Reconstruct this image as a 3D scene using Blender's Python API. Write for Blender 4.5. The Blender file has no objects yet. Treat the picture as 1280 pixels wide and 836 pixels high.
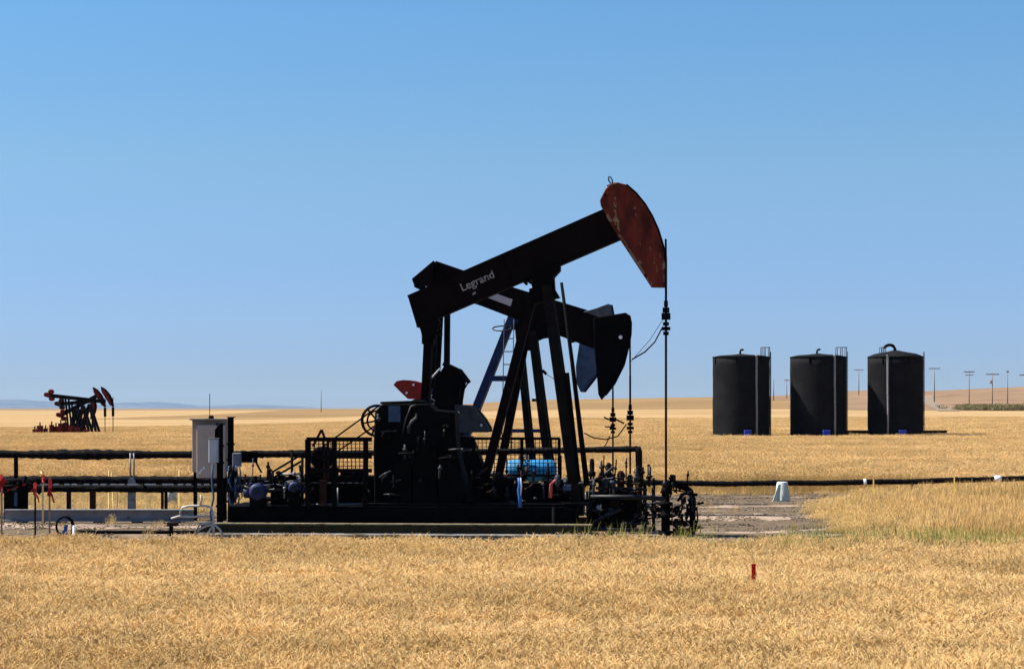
import bpy, math, random
import numpy as np
from mathutils import Vector, Matrix

R = math.radians
random.seed(7)
rng = np.random.default_rng(11)
sc = bpy.context.scene
col = sc.collection

# ------------------------------------------------------------------ camera, sky, sun, exposure
F = 2400.0                     # focal length in pixels of the 1280 px wide photograph
HORIZON = 510.0                # picture row of eye level
EYE = 3.76                     # camera height above the well pad
cam = bpy.data.cameras.new('Camera')
cam.sensor_width = 36.0
cam.lens = 36.0 * F / 1280.0
cam.shift_y = (HORIZON - 418.0) / 1280.0
cam.clip_start = 0.5
cam.clip_end = 60000.0
camo = bpy.data.objects.new('Camera', cam)
col.objects.link(camo)
camo.location = (0, 0, EYE)
camo.rotation_euler = (R(90), 0, 0)
sc.camera = camo

SUN_EL, SUN_AZ = 52.0, 173.0   # azimuth counter-clockwise from +x: from the left, a little behind the pumpjacks
sd = Vector((math.cos(R(SUN_EL)) * math.cos(R(SUN_AZ)), math.cos(R(SUN_EL)) * math.sin(R(SUN_AZ)), math.sin(R(SUN_EL))))
sunl = bpy.data.lights.new('Sun', 'SUN')
sunl.energy = 5.0
sunl.angle = R(0.53)
sunl.color = (1.0, 0.955, 0.88)
suno = bpy.data.objects.new('Sun', sunl)
col.objects.link(suno)
suno.location = sd * 200
suno.rotation_euler = sd.to_track_quat('Z', 'Y').to_euler()

world = bpy.data.worlds.new('World')
sc.world = world
world.use_nodes = True
wn, wl = world.node_tree.nodes, world.node_tree.links
wn.clear()
sky = wn.new('ShaderNodeTexSky')
sky.sky_type = 'NISHITA'
sky.sun_disc = False
sky.sun_elevation = R(SUN_EL)
sky.sun_rotation = R(90.0 - SUN_AZ)
sky.altitude = 800
sky.air_density = 1.0
sky.dust_density = 0.0
sky.ozone_density = 2.5
hs = wn.new('ShaderNodeHueSaturation')
hs.inputs['Saturation'].default_value = 1.25
bg = wn.new('ShaderNodeBackground')
bg.inputs['Strength'].default_value = 0.059
wo = wn.new('ShaderNodeOutputWorld')
wl.new(sky.outputs[0], hs.inputs['Color'])
tcw = wn.new('ShaderNodeTexCoord')
sx_ = wn.new('ShaderNodeSeparateXYZ')
wl.new(tcw.outputs['Generated'], sx_.inputs[0])
ramp = wn.new('ShaderNodeValToRGB')       # bluer, cleaner air low over the horizon than the model sky
els = ramp.color_ramp.elements
els[0].position, els[0].color = 0.0, (0.36, 0.475, 0.84, 1)
els[1].position, els[1].color = 1.0, (0.85, 0.95, 1.0, 1)
for pos_, c_ in ((0.024, (0.41, 0.53, 0.93, 1)), (0.066, (0.555, 0.645, 0.92, 1)), (0.127, (0.87, 0.89, 0.925, 1)), (0.20, (1.02, 1.08, 1.07, 1))):
    e_ = els.new(pos_)
    e_.color = c_
wl.new(sx_.outputs['Z'], ramp.inputs[0])
mu = wn.new('ShaderNodeMix')
mu.data_type = 'RGBA'
mu.blend_type = 'MULTIPLY'
mu.inputs[0].default_value = 1.0
wl.new(hs.outputs[0], mu.inputs[6])
wl.new(ramp.outputs[0], mu.inputs[7])
wl.new(mu.outputs[2], bg.inputs['Color'])
wl.new(bg.outputs[0], wo.inputs['Surface'])

sc.view_settings.view_transform = 'Standard'
sc.view_settings.look = 'None'
sc.view_settings.exposure = 1.12
sc.view_settings.gamma = 1.0
sc.render.engine = 'CYCLES'
sc.cycles.max_bounces = 6
sc.cycles.diffuse_bounces = 3
sc.cycles.transparent_max_bounces = 8
sc.cycles.volume_bounces = 0
sc.cycles.use_denoising = True

# ------------------------------------------------------------------ materials
def material(name, c, rough=0.7, var=0.25, scale=5.0, metal=0.0, c2=None, amount=0.5, scale2=3.0,
             bump=0.0, bscale=40.0, spec=0.5, stretch=(1, 1, 1)):
    m = bpy.data.materials.new(name)
    m.use_nodes = True
    nt = m.node_tree
    n, l = nt.nodes, nt.links
    b = n['Principled BSDF']
    b.inputs['Roughness'].default_value = rough
    b.inputs['Metallic'].default_value = metal
    b.inputs['Specular IOR Level'].default_value = spec
    tc = n.new('ShaderNodeTexCoord')
    mp = n.new('ShaderNodeMapping')
    mp.inputs['Scale'].default_value = stretch
    l.new(tc.outputs['Object'], mp.inputs['Vector'])
    nz = n.new('ShaderNodeTexNoise')
    nz.inputs['Scale'].default_value = scale
    nz.inputs['Detail'].default_value = 6
    l.new(mp.outputs[0], nz.inputs['Vector'])
    mx = n.new('ShaderNodeMix')
    mx.data_type = 'RGBA'
    mx.inputs[6].default_value = tuple(v * (1 - var) for v in c) + (1,)
    mx.inputs[7].default_value = tuple(min(1, v * (1 + var)) for v in c) + (1,)
    cr = n.new('ShaderNodeMapRange')
    cr.inputs[1].default_value = 0.3
    cr.inputs[2].default_value = 0.7
    l.new(nz.outputs['Fac'], cr.inputs[0])
    l.new(cr.outputs[0], mx.inputs[0])
    out = mx.outputs[2]
    if c2 is not None:
        n2 = n.new('ShaderNodeTexNoise')
        n2.inputs['Scale'].default_value = scale2
        n2.inputs['Detail'].default_value = 8
        n2.inputs['Roughness'].default_value = 0.65
        l.new(mp.outputs[0], n2.inputs['Vector'])
        r2 = n.new('ShaderNodeMapRange')
        r2.inputs[1].default_value = 1 - amount
        r2.inputs[2].default_value = 1 - amount + 0.06
        l.new(n2.outputs['Fac'], r2.inputs[0])
        m2 = n.new('ShaderNodeMix')
        m2.data_type = 'RGBA'
        l.new(r2.outputs[0], m2.inputs[0])
        l.new(out, m2.inputs[6])
        m2.inputs[7].default_value = tuple(c2) + (1,)
        out = m2.outputs[2]
    l.new(out, b.inputs['Base Color'])
    if bump:
        nb = n.new('ShaderNodeTexNoise')
        nb.inputs['Scale'].default_value = bscale
        nb.inputs['Detail'].default_value = 4
        l.new(mp.outputs[0], nb.inputs['Vector'])
        bp = n.new('ShaderNodeBump')
        bp.inputs['Strength'].default_value = bump
        bp.inputs['Distance'].default_value = 0.05
        l.new(nb.outputs['Fac'], bp.inputs['Height'])
        l.new(bp.outputs[0], b.inputs['Normal'])
    return m

def plant_material(name, c, c_alt, transl=0.3, var=0.35):
    """Straw: per-plant colour change, patches over the field, some light through."""
    m = bpy.data.materials.new(name)
    m.use_nodes = True
    n, l = m.node_tree.nodes, m.node_tree.links
    n.clear()
    oi = n.new('ShaderNodeObjectInfo')
    geo = n.new('ShaderNodeNewGeometry')
    mp = n.new('ShaderNodeMapping')
    mp.inputs['Scale'].default_value = (0.05, 0.16, 0.0)
    l.new(geo.outputs['Position'], mp.inputs['Vector'])
    nz = n.new('ShaderNodeTexNoise')
    nz.inputs['Scale'].default_value = 1.0
    nz.inputs['Detail'].default_value = 5
    l.new(mp.outputs[0], nz.inputs['Vector'])
    r = n.new('ShaderNodeMapRange')
    r.inputs[1].default_value = 0.38
    r.inputs[2].default_value = 0.66
    l.new(nz.outputs['Fac'], r.inputs[0])
    mx = n.new('ShaderNodeMix')
    mx.data_type = 'RGBA'
    mx.inputs[6].default_value = c + (1,)
    mx.inputs[7].default_value = c_alt + (1,)
    l.new(r.outputs[0], mx.inputs[0])
    ri = n.new('ShaderNodeMath')
    ri.operation = 'ADD'
    l.new(oi.outputs['Random'], ri.inputs[0])
    l.new(geo.outputs['Random Per Island'], ri.inputs[1])
    vr = n.new('ShaderNodeMapRange')
    vr.inputs[1].default_value = 0.0
    vr.inputs[2].default_value = 2.0
    vr.inputs[3].default_value = 1 - var
    vr.inputs[4].default_value = 1 + var
    l.new(ri.outputs[0], vr.inputs[0])
    ms = n.new('ShaderNodeVectorMath')
    ms.operation = 'SCALE'
    l.new(mx.outputs[2], ms.inputs[0])
    l.new(vr.outputs[0], ms.inputs['Scale'])
    d = n.new('ShaderNodeBsdfDiffuse')
    t = n.new('ShaderNodeBsdfTranslucent')
    l.new(ms.outputs[0], d.inputs['Color'])
    l.new(ms.outputs[0], t.inputs['Color'])
    mix = n.new('ShaderNodeMixShader')
    mix.inputs[0].default_value = transl
    l.new(d.outputs[0], mix.inputs[1])
    l.new(t.outputs[0], mix.inputs[2])
    o = n.new('ShaderNodeOutputMaterial')
    l.new(mix.outputs[0], o.inputs['Surface'])
    return m

M = {}
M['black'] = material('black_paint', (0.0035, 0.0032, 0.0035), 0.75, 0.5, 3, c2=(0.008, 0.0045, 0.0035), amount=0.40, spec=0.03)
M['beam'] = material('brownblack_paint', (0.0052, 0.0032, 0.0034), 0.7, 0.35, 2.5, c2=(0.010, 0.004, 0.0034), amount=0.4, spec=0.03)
M['steel'] = material('dark_steel', (0.012, 0.012, 0.013), 0.5, 0.3, 8, metal=0.3, spec=0.3)
M['red'] = material('worn_red_paint', (0.088, 0.012, 0.006), 0.75, 0.65, 2.2, c2=(0.26, 0.165, 0.10), amount=0.425, scale2=2.6, spec=0.2, stretch=(1.6, 1, 0.7))
M['bright_red'] = material('red_paint', (0.26, 0.015, 0.008), 0.6, 0.2, 4, spec=0.2)
M['dull_red'] = material('sun_faded_red', (0.12, 0.013, 0.009), 0.75, 0.4, 1.5, c2=(0.03, 0.010, 0.008), amount=0.46, scale2=1.4, spec=0.1)
M['worn_edge'] = material('rust_worn_edge', (0.20, 0.13, 0.085), 0.85, 0.3, 6, c2=(0.10, 0.016, 0.008), amount=0.52, scale2=4, spec=0.05)
M['blue'] = material('navy_paint', (0.010, 0.022, 0.075), 0.6, 0.3, 4, spec=0.2)
M['slate'] = material('slate_blue_paint', (0.035, 0.065, 0.12), 0.7, 0.35, 3, c2=(0.075, 0.09, 0.11), amount=0.42, spec=0.2)
M['greycap'] = material('grey_primer', (0.075, 0.08, 0.09), 0.7, 0.2, 4, spec=0.2)
M['darkgrey'] = material('dark_grey_paint', (0.03, 0.032, 0.037), 0.65, 0.3, 5, spec=0.2)
M['sky_blue'] = material('sky_blue_paint', (0.02, 0.19, 0.40), 0.65, 0.3, 4, c2=(0.05, 0.14, 0.22), amount=0.4, spec=0.3)
M['royal'] = material('royal_blue_paint', (0.008, 0.014, 0.062), 0.6, 0.4, 6, spec=0.3)
M['letter'] = material('chalky_white_lettering', (0.24, 0.235, 0.23), 0.8, 0.7, 14, spec=0.1)
M['plate'] = material('grey_plate', (0.38, 0.37, 0.38), 0.6, 0.12, 5, spec=0.2)
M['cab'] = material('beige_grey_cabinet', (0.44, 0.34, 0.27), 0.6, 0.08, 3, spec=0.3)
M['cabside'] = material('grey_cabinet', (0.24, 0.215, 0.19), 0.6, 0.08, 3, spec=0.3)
M['box'] = material('pale_grey_box', (0.42, 0.44, 0.46), 0.5, 0.06, 4, spec=0.3)
M['galv'] = material('galvanised', (0.22, 0.22, 0.23), 0.6, 0.3, 8, metal=0.2, spec=0.3)
M['greybeam'] = material('weathered_grey_steel', (0.20, 0.20, 0.215), 0.8, 0.2, 2, c2=(0.13, 0.12, 0.115), amount=0.4, spec=0.15)
M['pipe'] = material('tarred_pipe_wrap', (0.006, 0.005, 0.0055), 0.7, 0.5, 7, c2=(0.012, 0.007, 0.007), amount=0.4, scale2=5, bump=0.6, bscale=18, spec=0.05)
M['olive'] = material('rusty_olive_steel', (0.045, 0.037, 0.02), 0.8, 0.3, 3, c2=(0.05, 0.025, 0.012), amount=0.45, spec=0.1)
M['strip'] = material('weathered_flange', (0.20, 0.165, 0.10), 0.85, 0.4, 3, c2=(0.06, 0.042, 0.025), amount=0.47, spec=0.1)
M['lowflange'] = material('dusty_low_flange', (0.15, 0.14, 0.13), 0.9, 0.3, 2.5, c2=(0.07, 0.055, 0.04), amount=0.5, scale2=2.0, spec=0.05)
M['concrete'] = material('pale_concrete', (0.50, 0.54, 0.49), 0.9, 0.12, 5, bump=0.2, spec=0.1)
M['conduit'] = material('pale_conduit', (0.44, 0.41, 0.36), 0.6, 0.12, 6, spec=0.2)
M['wood'] = material('weathered_lath', (0.36, 0.24, 0.13), 0.9, 0.25, 9, spec=0.05, stretch=(4, 4, 0.6))
M['palewood'] = material('pale_lath', (0.80, 0.56, 0.24), 0.9, 0.15, 9, spec=0.05)
M['pole'] = material('grey_timber', (0.19, 0.165, 0.14), 0.9, 0.2, 4, spec=0.05)
M['ribbon'] = material('red_ribbon', (0.33, 0.013, 0.013), 0.7, 0.2, 8, spec=0.1)
M['pink'] = material('pink_ribbon', (0.42, 0.09, 0.09), 0.7, 0.2, 8, spec=0.1)
M['stake_red'] = material('red_stake_paint', (0.52, 0.012, 0.008), 0.6, 0.1, 8, spec=0.2)
M['yellow'] = material('yellow_marker', (0.50, 0.36, 0.09), 0.6, 0.1, 8, spec=0.2)
M['white'] = material('white_paint', (0.78, 0.79, 0.80), 0.6, 0.05, 8, spec=0.2)
M['cobalt'] = material('cobalt_plastic', (0.015, 0.09, 0.33), 0.5, 0.15, 8, spec=0.3)
M['tank'] = material('black_tank_coating', (0.0085, 0.0085, 0.0095), 0.85, 0.22, 1.2, c2=(0.0115, 0.0115, 0.0122), amount=0.5, scale2=0.8, bump=0.6, bscale=5, spec=0.05)
M['tank_blue'] = material('tank_blue_box', (0.015, 0.04, 0.33), 0.5, 0.1, 6, spec=0.3)
M['brown'] = material('rust_brown', (0.03, 0.012, 0.008), 0.8, 0.4, 4, spec=0.1)
M['gravel'] = material('pad_gravel', (0.118, 0.088, 0.059), 0.95, 0.55, 7.0, c2=(0.20, 0.145, 0.105), amount=0.47, scale2=0.30, bump=1.0, bscale=16, spec=0.03, stretch=(0.5, 0.8, 1))
M['rut'] = material('pale_dust', (0.29, 0.21, 0.155), 0.95, 0.35, 3.0, c2=(0.11, 0.085, 0.065), amount=0.47, scale2=0.9, bump=0.6, bscale=14, spec=0.03, stretch=(0.4, 1.0, 1))
M['stone'] = plant_material('pad_stone', (0.21, 0.162, 0.115), (0.125, 0.096, 0.07), 0.0, 0.5)
M['soil'] = material('straw_litter', (0.40, 0.27, 0.13), 0.95, 0.3, 3, bump=0.5, bscale=14, spec=0.03)
M['canopy'] = material('wheat_canopy', (0.345, 0.23, 0.11), 0.95, 0.28, 2.4, c2=(0.29, 0.185, 0.085), amount=0.5, scale2=0.035, bump=1.0, bscale=5, spec=0.02, stretch=(0.35, 1.0, 1))
M['stubble'] = material('ripening_slope', (0.235, 0.15, 0.069), 0.95, 0.25, 0.12, c2=(0.185, 0.115, 0.053), amount=0.5, scale2=0.03, spec=0.02, stretch=(0.3, 1.2, 1))
M['prairie'] = material('dry_prairie', (0.20, 0.13, 0.08), 0.95, 0.3, 0.1, c2=(0.145, 0.105, 0.052), amount=0.42, scale2=0.03, spec=0.02, stretch=(0.4, 1.4, 1))
M['farhill'] = material('far_hill_haze_tint', (0.095, 0.12, 0.15), 0.95, 0.3, 0.003, spec=0.02)  # bluish base colour carries part of the distance haze
M['road'] = material('dirt_track', (0.20, 0.155, 0.118), 0.95, 0.15, 0.3, spec=0.03)
M['stalk'] = plant_material('wheat_straw', (0.60, 0.44, 0.195), (0.45, 0.315, 0.13), 0.33, 0.36)
M['ear'] = plant_material('wheat_ear', (0.75, 0.54, 0.26), (0.60, 0.41, 0.178), 0.34, 0.36)
M['grassblade'] = plant_material('dry_grass', (0.68, 0.455, 0.195), (0.42, 0.28, 0.105), 0.33, 0.45)
M['greenblade'] = plant_material('green_grass', (0.21, 0.225, 0.055), (0.36, 0.31, 0.10), 0.35, 0.4)
M['shrub'] = plant_material('shrub_leaf', (0.15, 0.135, 0.06), (0.21, 0.165, 0.08), 0.25, 0.4)

# ------------------------------------------------------------------ mesh builder
class MB:
    def __init__(self):
        self.v, self.f, self.sm, self.ch = [], [], [], []
    def add(self, vs, fs, smooth=False):
        o = len(self.v)
        self.ch.append((o, len(self.f)))
        self.v += [tuple(p) for p in vs]
        self.f += [tuple(i + o for i in f) for f in fs]
        self.sm += [smooth] * len(fs)
        return self
    def box(self, x0, x1, y0, y1, z0, z1):
        v = [(x0, y0, z0), (x1, y0, z0), (x1, y1, z0), (x0, y1, z0), (x0, y0, z1), (x1, y0, z1), (x1, y1, z1), (x0, y1, z1)]
        return self.add(v, [(0, 3, 2, 1), (4, 5, 6, 7), (0, 1, 5, 4), (1, 2, 6, 5), (2, 3, 7, 6), (3, 0, 4, 7)])
    def prism(self, poly, y0, y1):
        """outline in the upright x-z plane, thickness along y"""
        n = len(poly)
        a = sum(poly[i][0] * poly[(i + 1) % n][1] - poly[(i + 1) % n][0] * poly[i][1] for i in range(n))
        if a < 0:
            poly = poly[::-1]
        v = [(x, y0, z) for x, z in poly] + [(x, y1, z) for x, z in poly]
        fs = [tuple(range(n)), tuple(range(2 * n - 1, n - 1, -1))]
        fs += [(i, i + n, (i + 1) % n + n, (i + 1) % n) for i in range(n)]
        return self.add(v, fs)
    def bar(self, p, q, w, h=None):
        p, q = Vector(p), Vector(q)
        h = h or w
        d = (q - p).normalized()
        ref = Vector((0, 1, 0)) if abs(d.y) < 0.9 else Vector((0, 0, 1))
        a = d.cross(ref).normalized()
        b = d.cross(a).normalized()
        v = []
        for c in (p, q):
            for i, j in ((-1, -1), (1, -1), (1, 1), (-1, 1)):
                v.append(c + a * (i * w / 2) + b * (j * h / 2))
        return self.add(v, [(0, 1, 2, 3), (7, 6, 5, 4), (0, 4, 5, 1), (1, 5, 6, 2), (2, 6, 7, 3), (3, 7, 4, 0)])
    def tube(self, path, r, n=8, jitter=0.0, cap=True):
        path = [Vector(p) for p in path]
        rs = r if isinstance(r, (list, tuple)) else [r] * len(path)
        rings = []
        for i, p in enumerate(path):
            d = (path[min(i + 1, len(path) - 1)] - path[max(i - 1, 0)]).normalized()
            ref = Vector((0, 0, 1)) if abs(d.z) < 0.9 else Vector((0, 1, 0))
            a = d.cross(ref).normalized()
            b = d.cross(a).normalized()
            rings.append([p + (a * math.cos(2 * math.pi * k / n) + b * math.sin(2 * math.pi * k / n)) * rs[i] * (1 + random.uniform(-jitter, jitter)) for k in range(n)])
        v = [q for ring in rings for q in ring]
        fs = []
        for i in range(len(path) - 1):
            for k in range(n):
                k2 = (k + 1) % n
                fs.append((i * n + k, i * n + k2, (i + 1) * n + k2, (i + 1) * n + k))
        self.add(v, fs, True)
        if cap:
            o = len(self.v) - len(v)
            self.f += [tuple(o + k for k in range(n - 1, -1, -1)), tuple(o + (len(path) - 1) * n + k for k in range(n))]
            self.sm += [False, False]
        return self
    def lathe(self, c, prof, n=24, axis='z', smooth=True):
        """prof: (radius, height) along the axis from c"""
        c = Vector(c)
        v = []
        for r, h in prof:
            for k in range(n):
                a = 2 * math.pi * k / n
                if axis == 'z':
                    v.append(c + Vector((r * math.cos(a), r * math.sin(a), h)))
                elif axis == 'y':
                    v.append(c + Vector((r * math.cos(a), h, -r * math.sin(a))))
                else:
                    v.append(c + Vector((h, r * math.cos(a), r * math.sin(a))))
        fs = []
        for i in range(len(prof) - 1):
            for k in range(n):
                k2 = (k + 1) % n
                fs.append((i * n + k, i * n + k2, (i + 1) * n + k2, (i + 1) * n + k))
        self.add(v, fs, smooth)
        o = len(self.v) - len(v)
        self.f += [tuple(o + k for k in range(n - 1, -1, -1)), tuple(o + (len(prof) - 1) * n + k for k in range(n))]
        self.sm += [False, False]
        return self
    def torus(self, c, Rr, r, axis='y', n=28, a0=0.0, a1=360.0):
        c = Vector(c)
        pts = []
        k = max(6, int(n * (a1 - a0) / 360))
        for i in range(k + 1):
            t = R(a0 + (a1 - a0) * i / k)
            if axis == 'y':
                pts.append(c + Vector((Rr * math.cos(t), 0, Rr * math.sin(t))))
            elif axis == 'z':
                pts.append(c + Vector((Rr * math.cos(t), Rr * math.sin(t), 0)))
            else:
                pts.append(c + Vector((0, Rr * math.cos(t), Rr * math.sin(t))))
        return self.tube(pts, r, 6, cap=False)
    def build(self, name, mat, parent=None, loc=None, bevel=0.0):
        me = bpy.data.meshes.new(name)
        me.from_pydata(self.v, [], self.f)
        me.polygons.foreach_set('use_smooth', self.sm)
        me.materials.append(mat if not isinstance(mat, str) else M[mat])
        me.update()
        o = bpy.data.objects.new(name, me)
        col.objects.link(o)
        if parent is not None:
            o.parent = parent
        if loc is not None:
            o.location = loc
        if bevel:
            b = o.modifiers.new('bevel', 'BEVEL')
            b.width = bevel
            b.segments = 1
            b.limit_method = 'ANGLE'
            b.angle_limit = R(40)
        return o

    def each(self, name, mat, parent):
        """every separate piece as an object of its own"""
        out = []
        ends = self.ch[1:] + [(len(self.v), len(self.f))]
        for (v0, f0), (v1, f1) in zip(self.ch, ends):
            m = MB()
            m.v = self.v[v0:v1]
            m.f = [tuple(i - v0 for i in f) for f in self.f[f0:f1]]
            m.sm = self.sm[f0:f1]
            out.append(m.build(name, mat, parent))
        return out

def tag(o, label=None, cat=None, group=None, kind=None):
    if label: o['label'] = label
    if cat: o['category'] = cat
    if group: o['group'] = group
    if kind: o['kind'] = kind
    return o

def thing(name, loc, label, cat, group=None, rz=0.0):
    o = bpy.data.objects.new(name, None)
    o.empty_display_size = 0.2
    col.objects.link(o)
    o.location = loc
    o.rotation_euler.z = rz
    return tag(o, label, cat, group)

def at(px, py, Y):
    return Vector(((px - 640.0) * Y / F, Y, EYE - (py - HORIZON) * Y / F))

def smooth(a, b, x):
    t = np.clip((np.asarray(x, float) - a) / (b - a), 0, 1)
    return t * t * (3 - 2 * t)

# ------------------------------------------------------------------ terrain
YR = np.array([-1e4, 100, 160, 250, 450, 700, 2000, 1e5])
ZR = np.array([0, 0, 0.75, 1.30, 2.3, 2.7, 2.7, 2.7])
XK = np.array([-1e5, -125, -100, -30, 22, 75, 129, 150, 165, 172, 195, 240, 300, 420, 1e5])
ZK = np.array([0, 0, 2.2, 2.9, 4.2, 5.2, 5.9, 7.2, 8.8, 8.0, 7.6, 10.4, 11.5, 10.0, 4.0])

def tz(X, Y):
    X = np.asarray(X, float); Y = np.asarray(Y, float)
    w = smooth(-70, 14, X)
    z = w * np.interp(Y, YR, ZR)
    rise = smooth(470, 900, Y) * (1 - 0.6 * smooth(950, 2200, Y))
    z = z + np.interp(X, XK, ZK) * rise
    z = z + smooth(120, 260, Y) * 0.10 * (np.sin(X * 0.021 + 1.3) * np.sin(Y * 0.017) + 0.5 * np.sin(X * 0.05 + Y * 0.031))
    return z

LIFT0, LIFT1 = 285.0, 305.0
def surf(X, Y):
    return tz(X, Y) + 0.70 * smooth(LIFT0, LIFT1, Y)

def axis(dense, far):
    a = list(dense)
    step = dense[1] - dense[0]
    while a[-1] < far:
        step *= 1.22
        a.append(a[-1] + step)
    return a
xs = axis(np.arange(0, 320, 4.0), 16500)
xs = np.array([-x for x in xs[:0:-1]] + list(xs))
ys = np.array(list(np.arange(-120, 0, 12.0)) + list(np.arange(0, 120, 4.0)) + list(np.arange(120, 300, 4.0)) + axis(np.arange(300, 1000, 8.0), 19000))
GX, GY = np.meshgrid(xs, ys)
GZ = surf(GX, GY)
nv = GX.size
me = bpy.data.meshes.new('ground')
W_ = len(xs)
ii, jj = np.meshgrid(np.arange(len(ys) - 1), np.arange(W_ - 1), indexing='ij')
q = np.stack([ii * W_ + jj, ii * W_ + jj + 1, (ii + 1) * W_ + jj + 1, (ii + 1) * W_ + jj], -1).reshape(-1, 4)
me.from_pydata(np.stack([GX, GY, GZ], -1).reshape(-1, 3).tolist(), [], q.tolist())
cx = 0.5 * (xs[jj] + xs[jj + 1]).ravel()
cy = 0.5 * (ys[ii] + ys[ii + 1]).ravel()
mi = np.zeros(len(q), int)
mi[cy > LIFT0] = 1
edge = 520 + 14 * np.sin(cx * 0.03)
mi[(cy > edge)] = 2
mi[(cy > edge - 30) & (cx > 92 + 10 * np.sin(cy * 0.02))] = 3
mi[(cx < -118) & (cy < 2600)] = np.where(cy[(cx < -118) & (cy < 2600)] > LIFT0, 1, 0)
for k in ('soil', 'canopy', 'stubble', 'prairie'):
    me.materials.append(M[k])
me.polygons.foreach_set('material_index', mi.tolist())
me.polygons.foreach_set('use_smooth', [True] * len(q))
ground = bpy.data.objects.new('ground', me)
col.objects.link(ground)
tag(ground, 'wheat stubble ground rolling up to a dry brown rise', 'ground', kind='structure')

def sheet(name, mat, outline_fn, nx, ny, lift):
    """a strip laid a few millimetres above the terrain; outline_fn(s, t) -> x, y"""
    vs, fs = [], []
    for j in range(ny + 1):
        for i in range(nx + 1):
            x, y = outline_fn(i / nx, j / ny)
            vs.append((x, y, float(surf(x, y)) + lift))
    for j in range(ny):
        for i in range(nx):
            a = j * (nx + 1) + i
            fs.append((a, a + 1, a + nx + 2, a + nx + 1))
    mb = MB()
    mb.add(vs, fs, True)
    return mb.build(name, mat)

def pad_fn(s, t):
    y = 42.0 + t * 42.6 + 0.4 * math.sin(s * 40) * (1 if t > 0.5 else 0)
    xr = 12.0 + 5.0 * t
    return -75 + s * (75 + xr + 1.0 * math.sin(t * 17)), y
tag(sheet('gravel_pad', 'gravel', pad_fn, 60, 30, 0.004), 'bare grey brown gravel pad under the pumpjacks', 'pad', kind='structure')
def ruts(y0, y1, x0, x1, wid, bend, seed):
    def fn(s, t):
        x = x0 + (x1 - x0) * s
        mid = y0 + (y1 - y0) * s + bend * math.sin(s * math.pi)
        w = wid * (0.35 + 0.65 * math.sin(min(1.0, s * 1.05 + 0.02) * math.pi)) * (1 + 0.35 * math.sin(s * 23 + seed) + 0.2 * math.sin(s * 57 + seed * 2))
        return x, mid + (t - 0.5) * w
    return fn
for k, a_ in enumerate(((65.2, 66.2, 5.2, 11.6, 3.2, 0.6, 1), (58.0, 62.5, 6.0, 11.2, 1.0, -1.6, 4), (56.2, 58.5, 7.5, 10.8, 0.8, -0.8, 7), (71.5, 74.0, 4.0, 13.0, 1.3, 0.5, 3), (60.0, 60.5, -21.0, -9.5, 2.6, 0.4, 5))):
    tag(sheet('wheel_track', 'rut', ruts(*a_), 60, 2, 0.008 + 0.002 * k), 'pale dusty wheel track worn across the gravel pad', 'track', kind='structure')
def road_fn(s, t):
    y = 470 + t * 250
    c = (1186 - 26 * smooth(0, 0.8, t) - 640) * y / F
    w = 3.6 - 1.4 * t
    return float(c) + (s - 0.5) * w * 1.6, y
tag(sheet('dirt_road', 'road', road_fn, 6, 40, 0.12), 'pale dirt road climbing the rise behind the tanks', 'road', kind='structure')

# far blue hills on the left
hills = MB()
hv, hf = [], []
hx = np.linspace(-9000, 3000, 130)
for row, (yy, k) in enumerate(((13500, 0.0), (14600, 0.75), (16000, 1.0), (17800, 0.6))):
    for x in hx:
        px = 640 + x * F / 16000
        h = 40 + 14 * math.sin(x * 0.0008 + 0.4) + 9 * math.sin(x * 0.0026) + 4 * math.sin(x * 0.0066 + 2)
        h += 32 * math.exp(-((px - 190) / 16.0) ** 2) + 24 * math.exp(-((px + 10) / 60.0) ** 2)
        h *= 1 - float(smooth(280, 430, px))
        hv.append((x, yy, max(0.0, h) * k * 1.2 - 1.0 + 1.5 * math.sin(x * 0.02 + row)))
nh = len(hx)
for r_ in range(3):
    for i in range(nh - 1):
        hf.append((r_ * nh + i, r_ * nh + i + 1, (r_ + 1) * nh + i + 1, (r_ + 1) * nh + i))
hills.add(hv, hf, True)
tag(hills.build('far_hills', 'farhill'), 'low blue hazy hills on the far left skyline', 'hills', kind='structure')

# ------------------------------------------------------------------ the haze of the dry afternoon
hz = MB().box(-17000, 17000, -110, 19500, -3.2, 160)
hm = bpy.data.materials.new('haze_air')
hm.use_nodes = True
hn, hl = hm.node_tree.nodes, hm.node_tree.links
hn.clear()
pv = hn.new('ShaderNodeVolumePrincipled')
pv.inputs['Color'].default_value = (0.50, 0.70, 0.98, 1)
pv.inputs['Density'].default_value = 0.00002
pv.inputs['Anisotropy'].default_value = 0.1
ho = hn.new('ShaderNodeOutputMaterial')
hl.new(pv.outputs[0], ho.inputs['Volume'])
tag(hz.build('haze', hm), 'thin blue haze over the far plain', 'haze', kind='stuff')

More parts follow.
